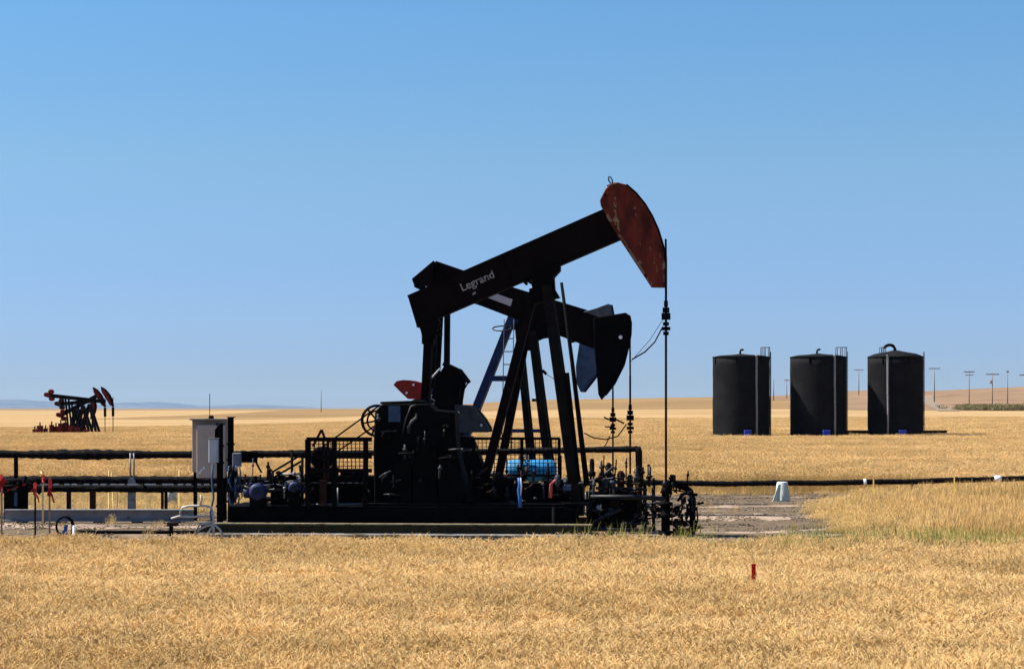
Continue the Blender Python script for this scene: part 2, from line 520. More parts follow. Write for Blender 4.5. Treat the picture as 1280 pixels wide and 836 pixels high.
# ------------------------------------------------------------------ crops and grass as scattered clumps
def clump_mesh(name, n, size, height, kind, seg=4, fat=1.0):
    """a tuft of stalks; every stalk and ear is its own little shape"""
    V, Fc, MI = [], [], []
    def ribbon(pts, ws, side, mi):
        o = len(V)
        for p, w in zip(pts, ws):
            V.append(p - side * w / 2); V.append(p + side * w / 2)
        for i in range(len(pts) - 1):
            a = o + 2 * i
            Fc.append((a, a + 1, a + 3, a + 2)); MI.append(mi)
    def blade(p, d, ln, bend, w, mi, k=3):
        side = Vector((-d.y, d.x, 0)).normalized()
        pts, ws = [], []
        for i in range(k + 1):
            t = i / k
            pts.append(p + Vector((0, 0, 1)) * ln * (t - bend * t * t * 0.55) + d * ln * bend * t * t)
            ws.append(w * (1 - 0.85 * t))
        ribbon(pts, ws, side, mi)
    for s in range(n):
        x, y = random.uniform(-size / 2, size / 2), random.uniform(-size / 2, size / 2)
        a = random.uniform(0, 2 * math.pi)
        d = Vector((math.cos(a), math.sin(a), 0))
        base = Vector((x, y, 0))
        if kind == 'wheat':
            h = height * random.gauss(1.0, 0.06)
            lean = random.uniform(0.02, 0.16)
            top = base + Vector((0, 0, h * 0.86)) + d * h * lean
            side = Vector((-d.y, d.x, 0))
            mid = base + Vector((0, 0, h * 0.45)) + d * h * lean * 0.3
            ribbon([base, mid, top], [0.006 * fat, 0.005 * fat, 0.004 * fat], (side if s % 2 else d), 0)
            if s % 3 == 0:
                a2 = random.uniform(0, 6.28)
                blade(base + Vector((0, 0, h * random.uniform(0.3, 0.6))), Vector((math.cos(a2), math.sin(a2), 0)), 0.22, random.uniform(0.6, 1.2), 0.010 * fat, 0)
            # nodding ear: tapered bent spindle
            ln = random.uniform(0.075, 0.11) * (1 + 0.15 * (fat - 1))
            el = R(random.choice((random.uniform(45, 85), random.uniform(35, 80), random.uniform(-30, 35))))
            p, o = top.copy(), len(V)
            rs = (0.0024, 0.0059, 0.0066, 0.0051, 0.0011)
            k = len(rs)
            dirs = []
            for i in range(k):
                e = el - R(38) * i / (k - 1)
                t_ = d * math.cos(e) + Vector((0, 0, math.sin(e)))
                nrm = d * -math.sin(e) + Vector((0, 0, math.cos(e)))
                dirs.append((p.copy(), t_, nrm))
                for c in range(4):
                    an = math.pi / 2 * c
                    V.append(p + (side * math.cos(an) + nrm * math.sin(an)) * rs[i] * fat)
                p = p + t_ * ln / (k - 1)
            for i in range(k - 1):
                for c in range(4):
                    c2 = (c + 1) % 4
                    Fc.append((o + i * 4 + c, o + i * 4 + c2, o + (i + 1) * 4 + c2, o + (i + 1) * 4 + c)); MI.append(1)
            for i in range(9 if fat < 1.5 else 3):      # awns
                q0, t_, nrm = dirs[random.randint(1, k - 1)]
                sp = (side * random.uniform(-1, 1) + nrm * random.uniform(-1, 1)) * 0.32
                tip = q0 + (t_ + sp).normalized() * random.uniform(0.05, 0.085)
                o2 = len(V)
                wv = side * 0.0018 * fat
                V.extend([q0 - wv, q0 + wv, tip])
                Fc.append((o2, o2 + 1, o2 + 2)); MI.append(1)
        elif kind == 'grass':
            h = height * random.uniform(0.45, 1.1)
            blade(base, d, h, random.uniform(0.1, 0.7), 0.009 * fat, s % 7 == 0 and 1 or 0, 4)
            if s % 2 == 0:
                t0 = base + Vector((0, 0, h * 0.75)) + d * 0.03
                blade(t0, d, h * 0.35, random.uniform(0.2, 0.6), 0.016 * fat, 0)
        else:
            blade(base + Vector((0, 0, random.uniform(0, height * 0.7))), d, random.uniform(0.25, 0.5) * height, random.uniform(0.3, 1.0), 0.16 * fat, 0)
    me = bpy.data.meshes.new(name)
    me.from_pydata([tuple(v) for v in V], [], Fc)
    me.polygons.foreach_set('material_index', MI)
    return me

def scatter(name, meshes, mats, P, rot, scl, label, cat):
    """one object whose points carry copies of the given tufts"""
    srcs = bpy.data.collections.new(name + '_tufts')
    for m_ in meshes:
        for k in mats:
            m_.materials.append(M[k])
        srcs.objects.link(bpy.data.objects.new(m_.name, m_))
    me = bpy.data.meshes.new(name)
    me.vertices.add(len(P))
    me.vertices.foreach_set('co', np.asarray(P, np.float32).ravel())
    a = me.attributes.new('turn', 'FLOAT_VECTOR', 'POINT'); a.data.foreach_set('vector', np.asarray(rot, np.float32).ravel())
    a = me.attributes.new('size', 'FLOAT_VECTOR', 'POINT'); a.data.foreach_set('vector', np.asarray(scl, np.float32).ravel())
    a = me.attributes.new('which', 'INT', 'POINT'); a.data.foreach_set('value', rng.integers(0, len(meshes), len(P)).astype(np.int32))
    me.update()
    o = bpy.data.objects.new(name, me)
    col.objects.link(o)
    g = bpy.data.node_groups.new(name, 'GeometryNodeTree')
    g.interface.new_socket('Geometry', in_out='INPUT', socket_type='NodeSocketGeometry')
    g.interface.new_socket('Geometry', in_out='OUTPUT', socket_type='NodeSocketGeometry')
    n, l = g.nodes, g.links
    gi, go = n.new('NodeGroupInput'), n.new('NodeGroupOutput')
    ci = n.new('GeometryNodeCollectionInfo')
    ci.inputs['Collection'].default_value = srcs
    ci.inputs['Separate Children'].default_value = True
    ci.inputs['Reset Children'].default_value = True
    ip = n.new('GeometryNodeInstanceOnPoints')
    ip.inputs['Pick Instance'].default_value = True
    def attr(nm, ty):
        x = n.new('GeometryNodeInputNamedAttribute'); x.data_type = ty; x.inputs['Name'].default_value = nm
        return next(s for s in x.outputs if s.enabled and s.name == 'Attribute')
    l.new(gi.outputs[0], ip.inputs['Points'])
    l.new(ci.outputs[0], ip.inputs['Instance'])
    l.new(attr('which', 'INT'), ip.inputs['Instance Index'])
    l.new(attr('turn', 'FLOAT_VECTOR'), ip.inputs['Rotation'])
    l.new(attr('size', 'FLOAT_VECTOR'), ip.inputs['Scale'])
    l.new(ip.outputs[0], go.inputs[0])
    md = o.modifiers.new('scatter', 'NODES')
    md.node_group = g
    return tag(o, label, cat, kind='stuff')

def cells(y0, y1, step, margin, keep):
    pts = []
    y = y0
    while y < y1:
        hw = 0.267 * y + margin
        x = np.arange(-hw, hw, step)
        x = x + rng.uniform(-0.35, 0.35, len(x)) * step
        yy = y + rng.uniform(-0.35, 0.35, len(x)) * step
        pts.append(np.stack([x, yy], -1))
        y += step
    p = np.concatenate(pts)
    p = p[keep(p[:, 0], p[:, 1])]
    return p

def lay(p, smin, smax, tall=0.12, sink=0.0):
    n = len(p)
    hmod = 1 + tall * (np.sin(p[:, 0] * 0.31 + 0.7) * np.sin(p[:, 1] * 0.43) * 0.5 + rng.uniform(-0.5, 0.5, n))
    hmod = hmod - 0.10 * np.exp(-((p[:, 1] - 34.6 - 0.5 * np.sin(p[:, 0] * 0.4)) / 0.55) ** 2) - 0.10 * np.exp(-((p[:, 1] - 27.3 - 0.4 * np.sin(p[:, 0] * 0.7)) / 0.5) ** 2) * (p[:, 0] > -3)
    hmod = hmod + 0.04 * np.sin(p[:, 0] * 1.3 + 2 * np.sin(p[:, 1] * 0.9)) * np.sin(p[:, 1] * 1.7 + p[:, 0] * 0.3)
    P = np.column_stack([p, tz(p[:, 0], p[:, 1]) - sink])
    rot = np.column_stack([np.zeros(n), np.zeros(n), rng.uniform(0, 6.283, n)])
    s = rng.uniform(smin, smax, n)
    return P, rot, np.column_stack([s, s, hmod])

WH = 0.84
near_meshes = [clump_mesh('wheat_tuft', 100, 0.56, WH, 'wheat') for _ in range(9)]
p = cells(14.5, 44.2, 0.42, 10.0, lambda x, y: y < 43.9 + 0.35 * np.sin(x * 0.9) + 0.25 * np.sin(x * 2.3))
scatter('wheat_field', near_meshes, ('stalk', 'ear'), *lay(p, 0.95, 1.1), 'ripe golden wheat filling the foreground', 'wheat')

def patch_left(y):                 # left limit of the weedy patch at the right of the pad
    return np.interp(y, [44, 57, 64, 70, 78, 84], [9.6, 9.9, 10.6, 11.0, 13.0, 15.6])
TANKS = [((891 + 962) / 2, 71, 'a'), ((988 + 1058) / 2, 70, 'b'), ((1085 + 1154) / 2, 69, 'c')]
TY = 160.0
TX = [(t[0] - 640) * TY / F for t in TANKS]
def open_field(x, y):
    k = (y > 84.4 + 0.5 * np.sin(x * 0.5))
    k &= ~((x > TX[0] - 3.4) & (x < TX[2] + 2.7) & (y > TY - 2.8) & (y < TY + 2.8))
    return k
mid_meshes = [clump_mesh('wheat_tuft_wide', 100, 1.05, WH, 'wheat', fat=1.5) for _ in range(6)]
p = cells(84.0, 165, 0.8, 14.0, open_field)
scatter('wheat_field', mid_meshes, ('stalk', 'ear'), *lay(p, 0.95, 1.1, 0.14), 'ripe wheat standing behind the gravel pad', 'wheat')
far_meshes = [clump_mesh('wheat_tuft_far', 130, 1.9, WH, 'wheat', fat=2.6) for _ in range(5)]
def far_keep(x, y):
    return ~((np.abs(x + 52) < 8.0) & (np.abs(y - 231) < 7))
p = cells(164, 303, 1.4, 18.0, lambda x, y: open_field(x, y) & far_keep(x, y))
scatter('wheat_field', far_meshes, ('stalk', 'ear'), *lay(p, 0.95, 1.1, 0.1), 'distant wheat running to the skyline', 'wheat')

grass_meshes = [clump_mesh('grass_tuft', 70, 0.55, 0.62, 'grass') for _ in range(6)]
p = cells(44.5, 84.8, 0.36, 13.0, lambda x, y: (x > patch_left(y) + 0.35 * np.sin(y * 1.7) + rng.exponential(0.5, len(x)) - 0.4))
P, rot, s = lay(p, 0.9, 1.2, 0.5)
s[:, 2] *= 0.42 + 0.6 * smooth(0, 4, p[:, 0] - patch_left(p[:, 1]))
scatter('dry_grass', grass_meshes, ('grassblade', 'greenblade'), P, rot, s, 'tawny weedy grass at the right of the pad', 'grass')
green_meshes = [clump_mesh('green_tuft', 60, 0.5, 0.93, 'grass', fat=1.2) for _ in range(4)]
p = cells(41.4, 44.9, 0.30, 10.0, lambda x, y: (x > 0.5) & (rng.uniform(0, 1, len(x)) < (0.06 + 0.8 * smooth(1, 10, x)) * (0.4 + 0.6 * (np.sin(x * 2.1) + np.sin(x * 0.8 + y) > -0.2))))
scatter('green_grass', green_meshes, ('greenblade', 'grassblade'), *lay(p, 0.8, 1.1, 0.3), 'green grass fringe along the near wheat edge', 'grass')
# litter tufts on the pad edge
p = cells(44.0, 84.0, 0.5, 3.0, lambda x, y: (x < patch_left(y)) & (rng.uniform(0, 1, len(x)) < np.where(y > 82.4, 0.6, np.where((x < -6) & (y > 67 + 1.5 * np.sin(x)), 0.8, 0.012))))
P, rot, s = lay(p, 0.5, 0.9, 0.4)
s[:, 2] *= 0.45
scatter('pad_weeds', [grass_meshes[0].copy(), grass_meshes[1].copy()], (), P, rot, s, 'sparse dry weeds on the gravel pad', 'weeds')
def stone_tuft(name):
    V, Fc, MI = [], [], []
    for k in range(26):
        x, y, r_ = random.uniform(-.35, .35), random.uniform(-.35, .35), random.choice((0.012, 0.02, 0.03, 0.045))
        o_ = len(V)
        V += [(x + r_ * random.uniform(.7, 1.3) * math.cos(a), y + r_ * random.uniform(.7, 1.3) * math.sin(a), -0.005) for a in (0, 1.26, 2.5, 3.8, 5.0)]
        V += [(x + r_ * .6 * math.cos(a), y + r_ * .6 * math.sin(a), r_ * random.uniform(.6, 1.1)) for a in (0.4, 1.7, 2.9, 4.2, 5.4)]
        Fc += [(o_ + i, o_ + (i + 1) % 5, o_ + 5 + (i + 1) % 5, o_ + 5 + i) for i in range(5)] + [tuple(o_ + 5 + i for i in range(5))]
    m_ = bpy.data.meshes.new(name)
    m_.from_pydata(V, [], Fc)
    return m_
p = cells(54.0, 83.8, 0.55, 3.0, lambda x, y: (x < patch_left(y)) & (rng.uniform(0, 1, len(x)) < 0.33 + 0.2 * np.sin(x * 0.6 + y)))
scatter('gravel_stones', [stone_tuft('stones') for _ in range(5)], ('stone',), *lay(p, 0.8, 1.3, 0.3), 'loose stones scattered over the gravel pad', 'gravel')
# dark shrubs in the draw on the right
shrub_meshes = [clump_mesh('shrub_tuft', 90, 2.2, 1.5, 'shrub') for _ in range(4)]
n = 620
sx = rng.uniform(119, 165, n)
sy = 505 + 0.6 * (sx - 112) + rng.normal(0, 9, n)
sel = rng.uniform(0, 1, n) < 0.35 + 0.5 * (np.sin(sx * 0.35) > -0.2)
p = np.column_stack([sx, sy])[sel]
P, rot, s = lay(p, 0.7, 1.5, 0.6)
P[:, 2] += 0.68
scatter('shrub_belt', shrub_meshes, ('shrub',), P, rot, s, 'dark green scrub in the draw below the right hand rise', 'shrubs')

# ------------------------------------------------------------------ pumpjacks
class Pump:
    def __init__(self, name, pxr, Y, yaw, label, group):
        self.s = F / Y
        self.pxr = pxr
        self.y0 = HORIZON + EYE * self.s
        X = (pxr - 640) * Y / F
        self.root = thing(name, (X, Y, 0), label, 'pumpjack', group, R(yaw))
    def p(self, px, py):
        return ((px - self.pxr) / self.s, (self.y0 - py) / self.s)
    def P(self, px, py, w=0.0):
        a = self.p(px, py)
        return Vector((a[0], w, a[1]))
    def poly(self, pts):
        return [self.p(*q) for q in pts]
    def part(self, mb, name, mat, parent=None, bevel=0.0):
        return mb.build(name, mat, parent or self.root, bevel=bevel)

def lerp(a, b, t):
    return (a[0] + (b[0] - a[0]) * t, a[1] + (b[1] - a[1]) * t)

def walking_beam(P, tl, tr, br, bl, mat='beam', hw=0.21, ribs=(0.015, 0.47, 0.60)):
    """I-section beam: web between two flanges; corners are picture points"""
    tl, tr, br, bl = [P.p(*q) for q in (tl, tr, br, bl)]
    mb = MB()
    f = 0.045
    h = math.hypot(tl[0] - bl[0], tl[1] - bl[1])
    k = f / h
    tl2, tr2, bl2, br2 = lerp(tl, bl, k), lerp(tr, br, k), lerp(bl, tl, k), lerp(br, tr, k)
    mb.prism([tl, tr, tr2, tl2], -hw, hw)
    mb.prism([bl2, br2, br, bl], -hw, hw)
    mb.prism([lerp(tl2, tr2, .0005), lerp(tr2, tl2, .0005), lerp(br2, bl2, .0005), lerp(bl2, br2, .0005)], -hw * 0.72, hw * 0.72)
    for t in ribs:     # stiffeners
        a, b = lerp(tl2, tr2, t), lerp(bl2, br2, t)
        mb.bar((a[0], 0, a[1]), (b[0], 0, b[1]), 0.03, hw * 1.9)
    return P.part(mb, 'walking_beam', mat)

def horse_head(P, pts, arc, mat, hw=0.27, rim='beam'):
    mb = MB().prism(P.poly(pts), -hw, hw)
    h = P.part(mb, 'horse_head', mat, bevel=0.02)
    mb = MB()
    for a, b in zip(arc[:-1], arc[1:]):
        a, b = P.P(*a), P.P(*b)
        mb.bar(a, b, 0.05, 2 * hw + 0.10)
    P.part(mb, 'arc_plate', rim, h)
    return h

def post(P, top, foot, ht, hb, w, mat='black', name='samson_leg', d=None):
    for sgn in (-1, 1):
        mb = MB()
        a, b = P.P(top[0], top[1], sgn * ht), P.P(foot[0], foot[1], sgn * hb)
        mb.bar(a, b, w, d or w)
        fx, fz = P.p(*foot)
        mb.box(fx - w * 1.1, fx + w * 1.1, sgn * hb - w, sgn * hb + w, fz - 0.02, fz + 0.05)
        P.part(mb, name, mat)

def single_post(P, top, foot, w, mat):
    mb = MB()
    mb.bar(P.P(*top), P.P(*foot), w, w * 1.3)
    fx, fz = P.p(*foot)
    mb.box(fx - w, fx + w, -w, w, fz - 0.02, fz + 0.05)
    P.part(mb, 'rear_leg', mat)

def carrier(P, x, ytop, ycar, yclamp, yend, w=0.0):
    """bridle wires, carrier bar with clamps, polished rod"""
    mb = MB()
    for sgn in (-1, 1):
        mb.tube([P.P(x - 0.3, ytop, w + sgn * 0.07), P.P(x, (ytop + ycar) / 2, w + sgn * 0.07), P.P(x, ycar, w + sgn * 0.07)], 0.03, 6)
    P.part(mb, 'bridle', 'black')
    u = 1.0 / P.s
    mb = MB()
    c = P.P(x, ycar, w)
    mb.box(c.x - 0.13, c.x + 0.13, w - 0.22, w + 0.22, c.z - 0.09, c.z + 0.09)
    mb.box(c.x - 0.10, c.x + 0.10, w - 0.1, w + 0.1, c.z + 0.11, c.z + 0.26)
    for dz, r in ((-0.22, 0.09), (-0.36, 0.13), (-0.50, 0.085)):
        mb.lathe((c.x, w, c.z + dz), [(r, -0.05), (r, 0.05)], 10)
    mb.lathe((c.x, w, c.z + 0.34), [(0.06, -0.06), (0.06, 0.12)], 8)
    P.part(mb, 'carrier_bar', 'black')
    P.part(MB().tube([P.P(x, yclamp, w), P.P(x, yend, w)], 0.036, 8), 'polished_rod', 'steel')

def pitmans(P, top, bot, hw, w, mat='black'):
    for sgn in (-1, 1):
        mb = MB()
        a, b = P.P(top[0], top[1], sgn * hw), P.P(bot[0], bot[1], sgn * hw)
        mb.bar(a, b, w, w * 0.8)
        mb.lathe((b.x, sgn * hw - 0.12, b.z), [(w * 0.9, 0), (w * 0.9, 0.24)], 14, 'y')
        P.part(mb, 'pitman_arm', mat)
    a = P.p(*top)
    mb = MB().box(a[0] - 0.17, a[0] + 0.17, -hw - 0.16, hw + 0.16, a[1] - 0.14, a[1] + 0.16)
    P.part(mb, 'equalizer', mat)

# --- nearest pumpjack
G3 = 'pumpjacks lined up on the gravel pad'
A = Pump('pumpjack', 680, 57.0, -4.0, 'nearest pumpjack, black with a raised worn red horse head and white lettering', G3)
walking_beam(A, (509, 369), (757, 261.5), (777, 300), (521, 409))
hd = [(750, 252), (757, 238), (763, 232), (772, 230), (783, 233), (795, 243.5), (806, 257), (815, 272), (823, 290), (829, 310), (832, 332), (832, 360), (814, 359.5), (775, 300), (757, 268), (751, 258)]
h = horse_head(A, hd, [(783, 233), (795, 243.5), (806, 257), (815, 272), (823, 290), (829, 310), (832, 332), (832, 360)], 'red')
mb = MB()
mb.bar(A.P(758.5, 270, -0.272), A.P(776.5, 299, -0.272), 0.09, 0.012)
mb.each('edge_plate', 'worn_edge', h)
mb = MB()
mb.bar(A.P(777.5, 300.5, -0.272), A.P(812.5, 355, -0.272), 0.075, 0.012)
mb.each('edge_plate', 'worn_edge', h)
mb = MB()
c = A.P(763, 226)
mb.tube([c + Vector((0.05 * math.cos(2 * math.pi * k / 20) - 0.03 * math.sin(2 * math.pi * k / 20), 0, 0.10 * math.sin(2 * math.pi * k / 20))) for k in range(21)], 0.02, 6, cap=False)
mb.tube([A.P(764, 229.5), A.P(765.5, 231.5), A.P(767.5, 234)], 0.03, 6)
mb.bar(A.P(759, 234), A.P(769, 230.5), 0.05, 0.3)
A.part(mb, 'lifting_eye', 'steel', h)
mb = MB()
for px, py in ((757, 246), (770, 285), (806, 345), (768, 262)):
    c = A.P(px, py)
    mb.lathe((c.x, -0.29, c.z), [(0.035, 0), (0.035, 0.03)], 8, 'y')
mb.each('bolt', 'beam', h)
# lettering on the web of the beam
def lettering(P, body, px, py, ang, height, w, mat, parent=None, bold=0.0):
    cu = bpy.data.curves.new('lettering', 'FONT')
    cu.body = body
    cu.size = height
    cu.extrude = 0.004
    cu.offset = bold
    cu.align_x = 'CENTER'
    cu.align_y = 'CENTER'
    ob = bpy.data.objects.new('lettering', cu)
    col.objects.link(ob)
    dg = bpy.context.evaluated_depsgraph_get()
    me_ = bpy.data.meshes.new_from_object(ob.evaluated_get(dg))
    bpy.data.objects.remove(ob)
    o = bpy.data.objects.new('lettering', me_)
    me_.materials.clear()
    me_.materials.append(M[mat])
    col.objects.link(o)
    o.parent = parent or P.root
    c = P.P(px, py, w)
    o.location = c
    o.rotation_euler = (R(90), R(-ang), 0)
    return o
lettering(A, 'Legrand', 597, 351.5, 23.5, 0.335, -0.161, 'letter', bold=0.003)
mb = MB()
c = A.P(593, 367, -0.157)
mb.add([(c.x - .05, c.y, c.z - .04), (c.x + .05, c.y, c.z - .0), (c.x + .04, c.y, c.z + .06), (c.x - .03, c.y, c.z + .03)], [(0, 1, 2, 3)])
A.part(mb, 'emblem', 'letter')
# saddle and centre bearing
mb = MB()
mb.prism(A.poly([(664, 354), (668, 344), (700, 331), (701, 338), (693, 347), (694, 362), (700, 372), (668, 380), (668, 366)]), -0.34, 0.34)
for px, py in ((662, 352), (657, 353.5), (699, 334), (693, 333), (671, 360)):
    c = A.P(px, py)
    for w in (-0.3, 0.3):
        mb.lathe((c.x, w, c.z), [(0.05, -0.09), (0.05, 0.09)], 8, 'y')
mb.bar(A.P(655, 353), A.P(668, 346), 0.06, 0.5)
mb.bar(A.P(664, 361), A.P(668, 370), 0.13, 0.5)
A.part(mb, 'saddle_bearing', 'black')
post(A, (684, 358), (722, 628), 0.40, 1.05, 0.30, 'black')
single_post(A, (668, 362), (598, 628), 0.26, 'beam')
mb = MB()
mb.bar(A.P(705, 500, -0.74), A.P(705, 500, 0.74), 0.12)
mb.bar(A.P(707, 467, -0.68), A.P(722, 600, -0.98), 0.26, 0.2)
mb.each('cross_brace', 'black', A.root)
mb = MB()
mb.tube([A.P(703, 355, -0.62), A.P(716, 450, -0.75), A.P(735, 605, -1.05)], [0.045, 0.06, 0.085], 8)
mb.bar(A.P(713, 429, -0.75), A.P(721, 427, -0.75), 0.07)
A.part(mb, 'ladder_rail', 'black')
mb = MB()   # tail bearing
mb.prism(A.poly([(522, 404), (548, 395), (547, 412), (544, 424), (529, 424), (526, 412)]), -0.3, 0.3)
for px, py in ((548, 409), (549, 417), (547, 403)):
    c = A.P(px, py)
    mb.lathe((c.x, -0.32, c.z), [(0.06, 0), (0.06, 0.64)], 8, 'y')
A.part(mb, 'tail_bearing', 'black')
pitmans(A, (535, 424), (527, 594), 0.16, 0.24)
# gearbox with cranks and counterweights hanging low
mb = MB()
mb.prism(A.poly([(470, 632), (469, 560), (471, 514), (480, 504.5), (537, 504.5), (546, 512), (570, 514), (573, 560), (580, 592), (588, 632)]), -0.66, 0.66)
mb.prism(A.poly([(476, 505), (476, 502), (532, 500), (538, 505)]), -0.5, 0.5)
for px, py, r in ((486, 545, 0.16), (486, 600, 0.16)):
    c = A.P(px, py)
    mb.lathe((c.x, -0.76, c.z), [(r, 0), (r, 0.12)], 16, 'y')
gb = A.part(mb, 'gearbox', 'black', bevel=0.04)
mb = MB()
c0, c1 = A.p(488, 507), A.p(503, 527)
mb.box(c0[0], c1[0], -0.69, -0.664, c1[1], c0[1])
A.part(mb, 'inspection_cover', 'slate', gb)
mb = MB()
mb.tube([A.P(524, 517, -0.72), A.P(523, 522, -0.74), A.P(517, 527, -0.74), A.P(514, 533, -0.74), A.P(514, 541, -0.72)], 0.05, 8)
mb.tube([A.P(506, 540, -0.7), A.P(510, 524, -0.7), A.P(516, 508, -0.7), A.P(523, 506, -0.7)], 0.03, 6)
mb.tube([A.P(517, 580, -0.72), A.P(515, 570, -0.74), A.P(519, 566, -0.74), A.P(519, 578, -0.72)], 0.035, 6)
mb.each('breather_pipe', 'darkgrey', gb)
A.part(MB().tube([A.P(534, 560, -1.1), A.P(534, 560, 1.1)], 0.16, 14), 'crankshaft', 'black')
for sgn in (-1, 1):
    mb = MB()
    w0, w1 = sorted((sgn * 0.70, sgn * 0.86))
    mb.prism(A.poly([(520, 552), (534, 545), (548, 552), (550, 640), (518, 640)]), w0, w1)
    ck = A.part(mb, 'crank_arm', 'black')
    for sx in (-1, 1):
        mb = MB()
        o0, o1 = 534 + sx * 17, 534 + sx * 46
        mb.prism(A.poly([(o0, 572), (534 + sx * 30, 574), (o1, 592), (534 + sx * 50, 618), (534 + sx * 40, 640), (o0, 644)]), w0 - 0.05, w1 + 0.05)
        A.part(mb, 'counterweight', 'black', ck)
# sheave and belts to the motor
mb = MB()
c = A.P(465, 526, 0.82)
mb.torus(c, 0.46, 0.045, 'y')
mb.torus(c, 0.30, 0.03, 'y')
for k in range(6):
    t = R(60 * k + 10)
    mb.bar(c, c + Vector((math.cos(t) * 0.46, 0, math.sin(t) * 0.46)), 0.05, 0.08)
mb.lathe((c.x, c.y - 0.08, c.z), [(0.09, 0), (0.09, 0.16)], 12, 'y')
A.part(mb, 'sheave', 'black')
mb = MB()
mb.bar(A.P(466, 508, 0.82), A.P(394, 560, 0.82), 0.035, 0.16)
mb.bar(A.P(470, 527, 0.82), A.P(404, 572, 0.82), 0.035, 0.16)
mb.each('drive_belt', 'black', A.root)
mb = MB()
c = A.P(400, 572, 0.3)
mb.lathe((c.x, -0.35, c.z), [(0.25, 0), (0.33, 0.06), (0.33, 0.85), (0.2, 0.95), (0.2, 1.25)], 18, 'y')
mb.box(c.x - 0.4, c.x + 0.4, -0.4, 0.6, c.z - 0.55, c.z - 0.3)
mt = A.part(mb, 'motor', 'black')
# engine bay under the belts
mb = MB()
c0, c1 = A.p(383, 590), A.p(466, 632)
mb.box(c0[0], c1[0], -0.55, 0.7, c1[1], c0[1] - 0.12)
for k in range(9):
    x = c0[0] + 0.12 + k * 0.21
    mb.box(x, x + 0.1, -0.6, -0.45, c0[1] - 0.6, c0[1] - 0.05 - 0.06 * (k % 3))
mb.box(c0[0] + 0.2, c0[0] + 0.7, -0.3, 0.4, c0[1] - 0.12, c0[1] + 0.1)
mb.box(c0[0] + 1.0, c0[0] + 1.75, -0.3, 0.4, c0[1] - 0.12, c0[1] + 0.04)
A.part(mb, 'engine', 'black')
mb = MB()
mb.tube([A.P(384, 603, -0.58), A.P(455, 603, -0.58)], 0.022, 6)
mb.tube([A.P(384, 630, -0.58), A.P(462, 629, -0.58)], 0.022, 6)
mb.tube([A.P(424, 630, -0.6), A.P(424, 609, -0.6)], 0.025, 6)
mb.tube([A.P(455, 625, -0.6), A.P(463, 612, -0.6)], 0.02, 6)
mb.each('fuel_line', 'galv', A.root)
mb = MB()
c0, c1 = A.p(592, 600), A.p(716, 631)
mb.box(c0[0], c0[0] + 1.15, 0.15, 0.9, c1[1], c0[1] + 0.05)
mb.box(c0[0] + 1.2, c0[0] + 1.95, 0.2, 0.9, c1[1], c0[1] - 0.1)
mb.box(c0[0] + 2.0, c1[0], 0.25, 0.9, c1[1], c0[1] - 0.02)
mb.box(c0[0] + 0.3, c0[0] + 2.8, -0.1, 0.14, c1[1], c1[1] + 0.35)
mb.each('locker', 'black', A.root)
# skid
mb = MB()
c0, c1 = A.p(291, 631), A.p(722, 655)
mb.box(c0[0], c1[0], -1.25, 1.25, c1[1], c0[1])
mb.box(c0[0] + 4, c1[0] + 0.2, -1.1, 1.1, c0[1], c0[1] + 0.08)
mb.box(c0[0] + 0.2, c1[0] - 0.2, -1.2, 1.2, 0.0, c1[1])
A.part(mb, 'skid', 'black')
for sgn in (-1, 1):
    mb = MB()
    w = sgn * 2.1
    c0, c1 = A.p(266, 657), A.p(742, 657)
    mb.box(c0[0], c1[0], w - 0.02, w + 0.02, 0.17, 0.40)
    rl = A.part(mb, 'skid_rail', 'olive')
    A.part(MB().box(c0[0], c1[0], w - 0.14 - 0.16 * (sgn > 0), w + 0.14 + 0.16 * (sgn < 0), 0.40, 0.44), 'top_flange', 'strip', rl)
    A.part(MB().box(c0[0], c1[0], w - 0.75 * (sgn < 0) - 0.14, w + 0.14 + 0.75 * (sgn > 0), 0.0, 0.17), 'bottom_flange', 'lowflange', rl)
carrier(A, 832, 300, 396, 322, 602)
mb = MB()   # the far catenary of the load cable
mb.tube([A.P(828, 409, -.1), A.P(818, 428, -.1), A.P(806, 440, -.1), A.P(790, 449, 0.2)], 0.022, 6)
mb.tube([A.P(828, 400, 0), A.P(812, 425, 0.1), A.P(788, 452, 0.2)], 0.008, 5)
mb.each('load_cell_cable', 'black', A.root)

# --- middle pumpjack
B = Pump('pumpjack', 664, 68.0, -4.0, 'middle pumpjack, black, with its tail up and its black horse head dipped', G3)
walking_beam(B, (545, 326), (748, 396.5), (742, 436), (536, 357), 'beam', ribs=(0.015, 0.55, 0.66))
mb = MB().prism(B.poly([(543, 326.5), (516, 349), (518, 355), (541, 358)]), -0.5, 0.5)
for px, py in ((522, 357), (528, 360)):
    c = B.P(px, py)
    mb.lathe((c.x, -0.52, c.z), [(0.1, 0), (0.1, 1.04)], 8, 'y')
B.part(mb, 'tail_bearing', 'beam')
mb = MB()
qd = [B.p(608, 371.5), B.p(619, 366.5), B.p(641, 374.5), B.p(638.5, 383)]
mb.prism(qd, -0.172, -0.155)
B.part(mb, 'name_plate', 'plate')
hd = [(742, 398), (760, 395), (782, 391.5), (787, 395), (789, 404), (788.5, 418), (785.5, 434), (780, 456), (768, 480), (757, 494), (752, 500), (748, 493), (745.5, 460), (743, 431)]
h = horse_head(B, hd, [(787, 395), (789, 404), (788.5, 418), (785.5, 434), (780, 456), (768, 480), (757, 494)], 'black', rim='black')
mb = MB()
c = B.P(775.6, 422)
mb.lathe((c.x, -0.29, c.z), [(0.065, 0), (0.065, 0.03)], 14, 'y')
B.part(mb, 'hole_disc', 'white', h)  # white disc painted in place of the bright hole through the head
mb = MB()
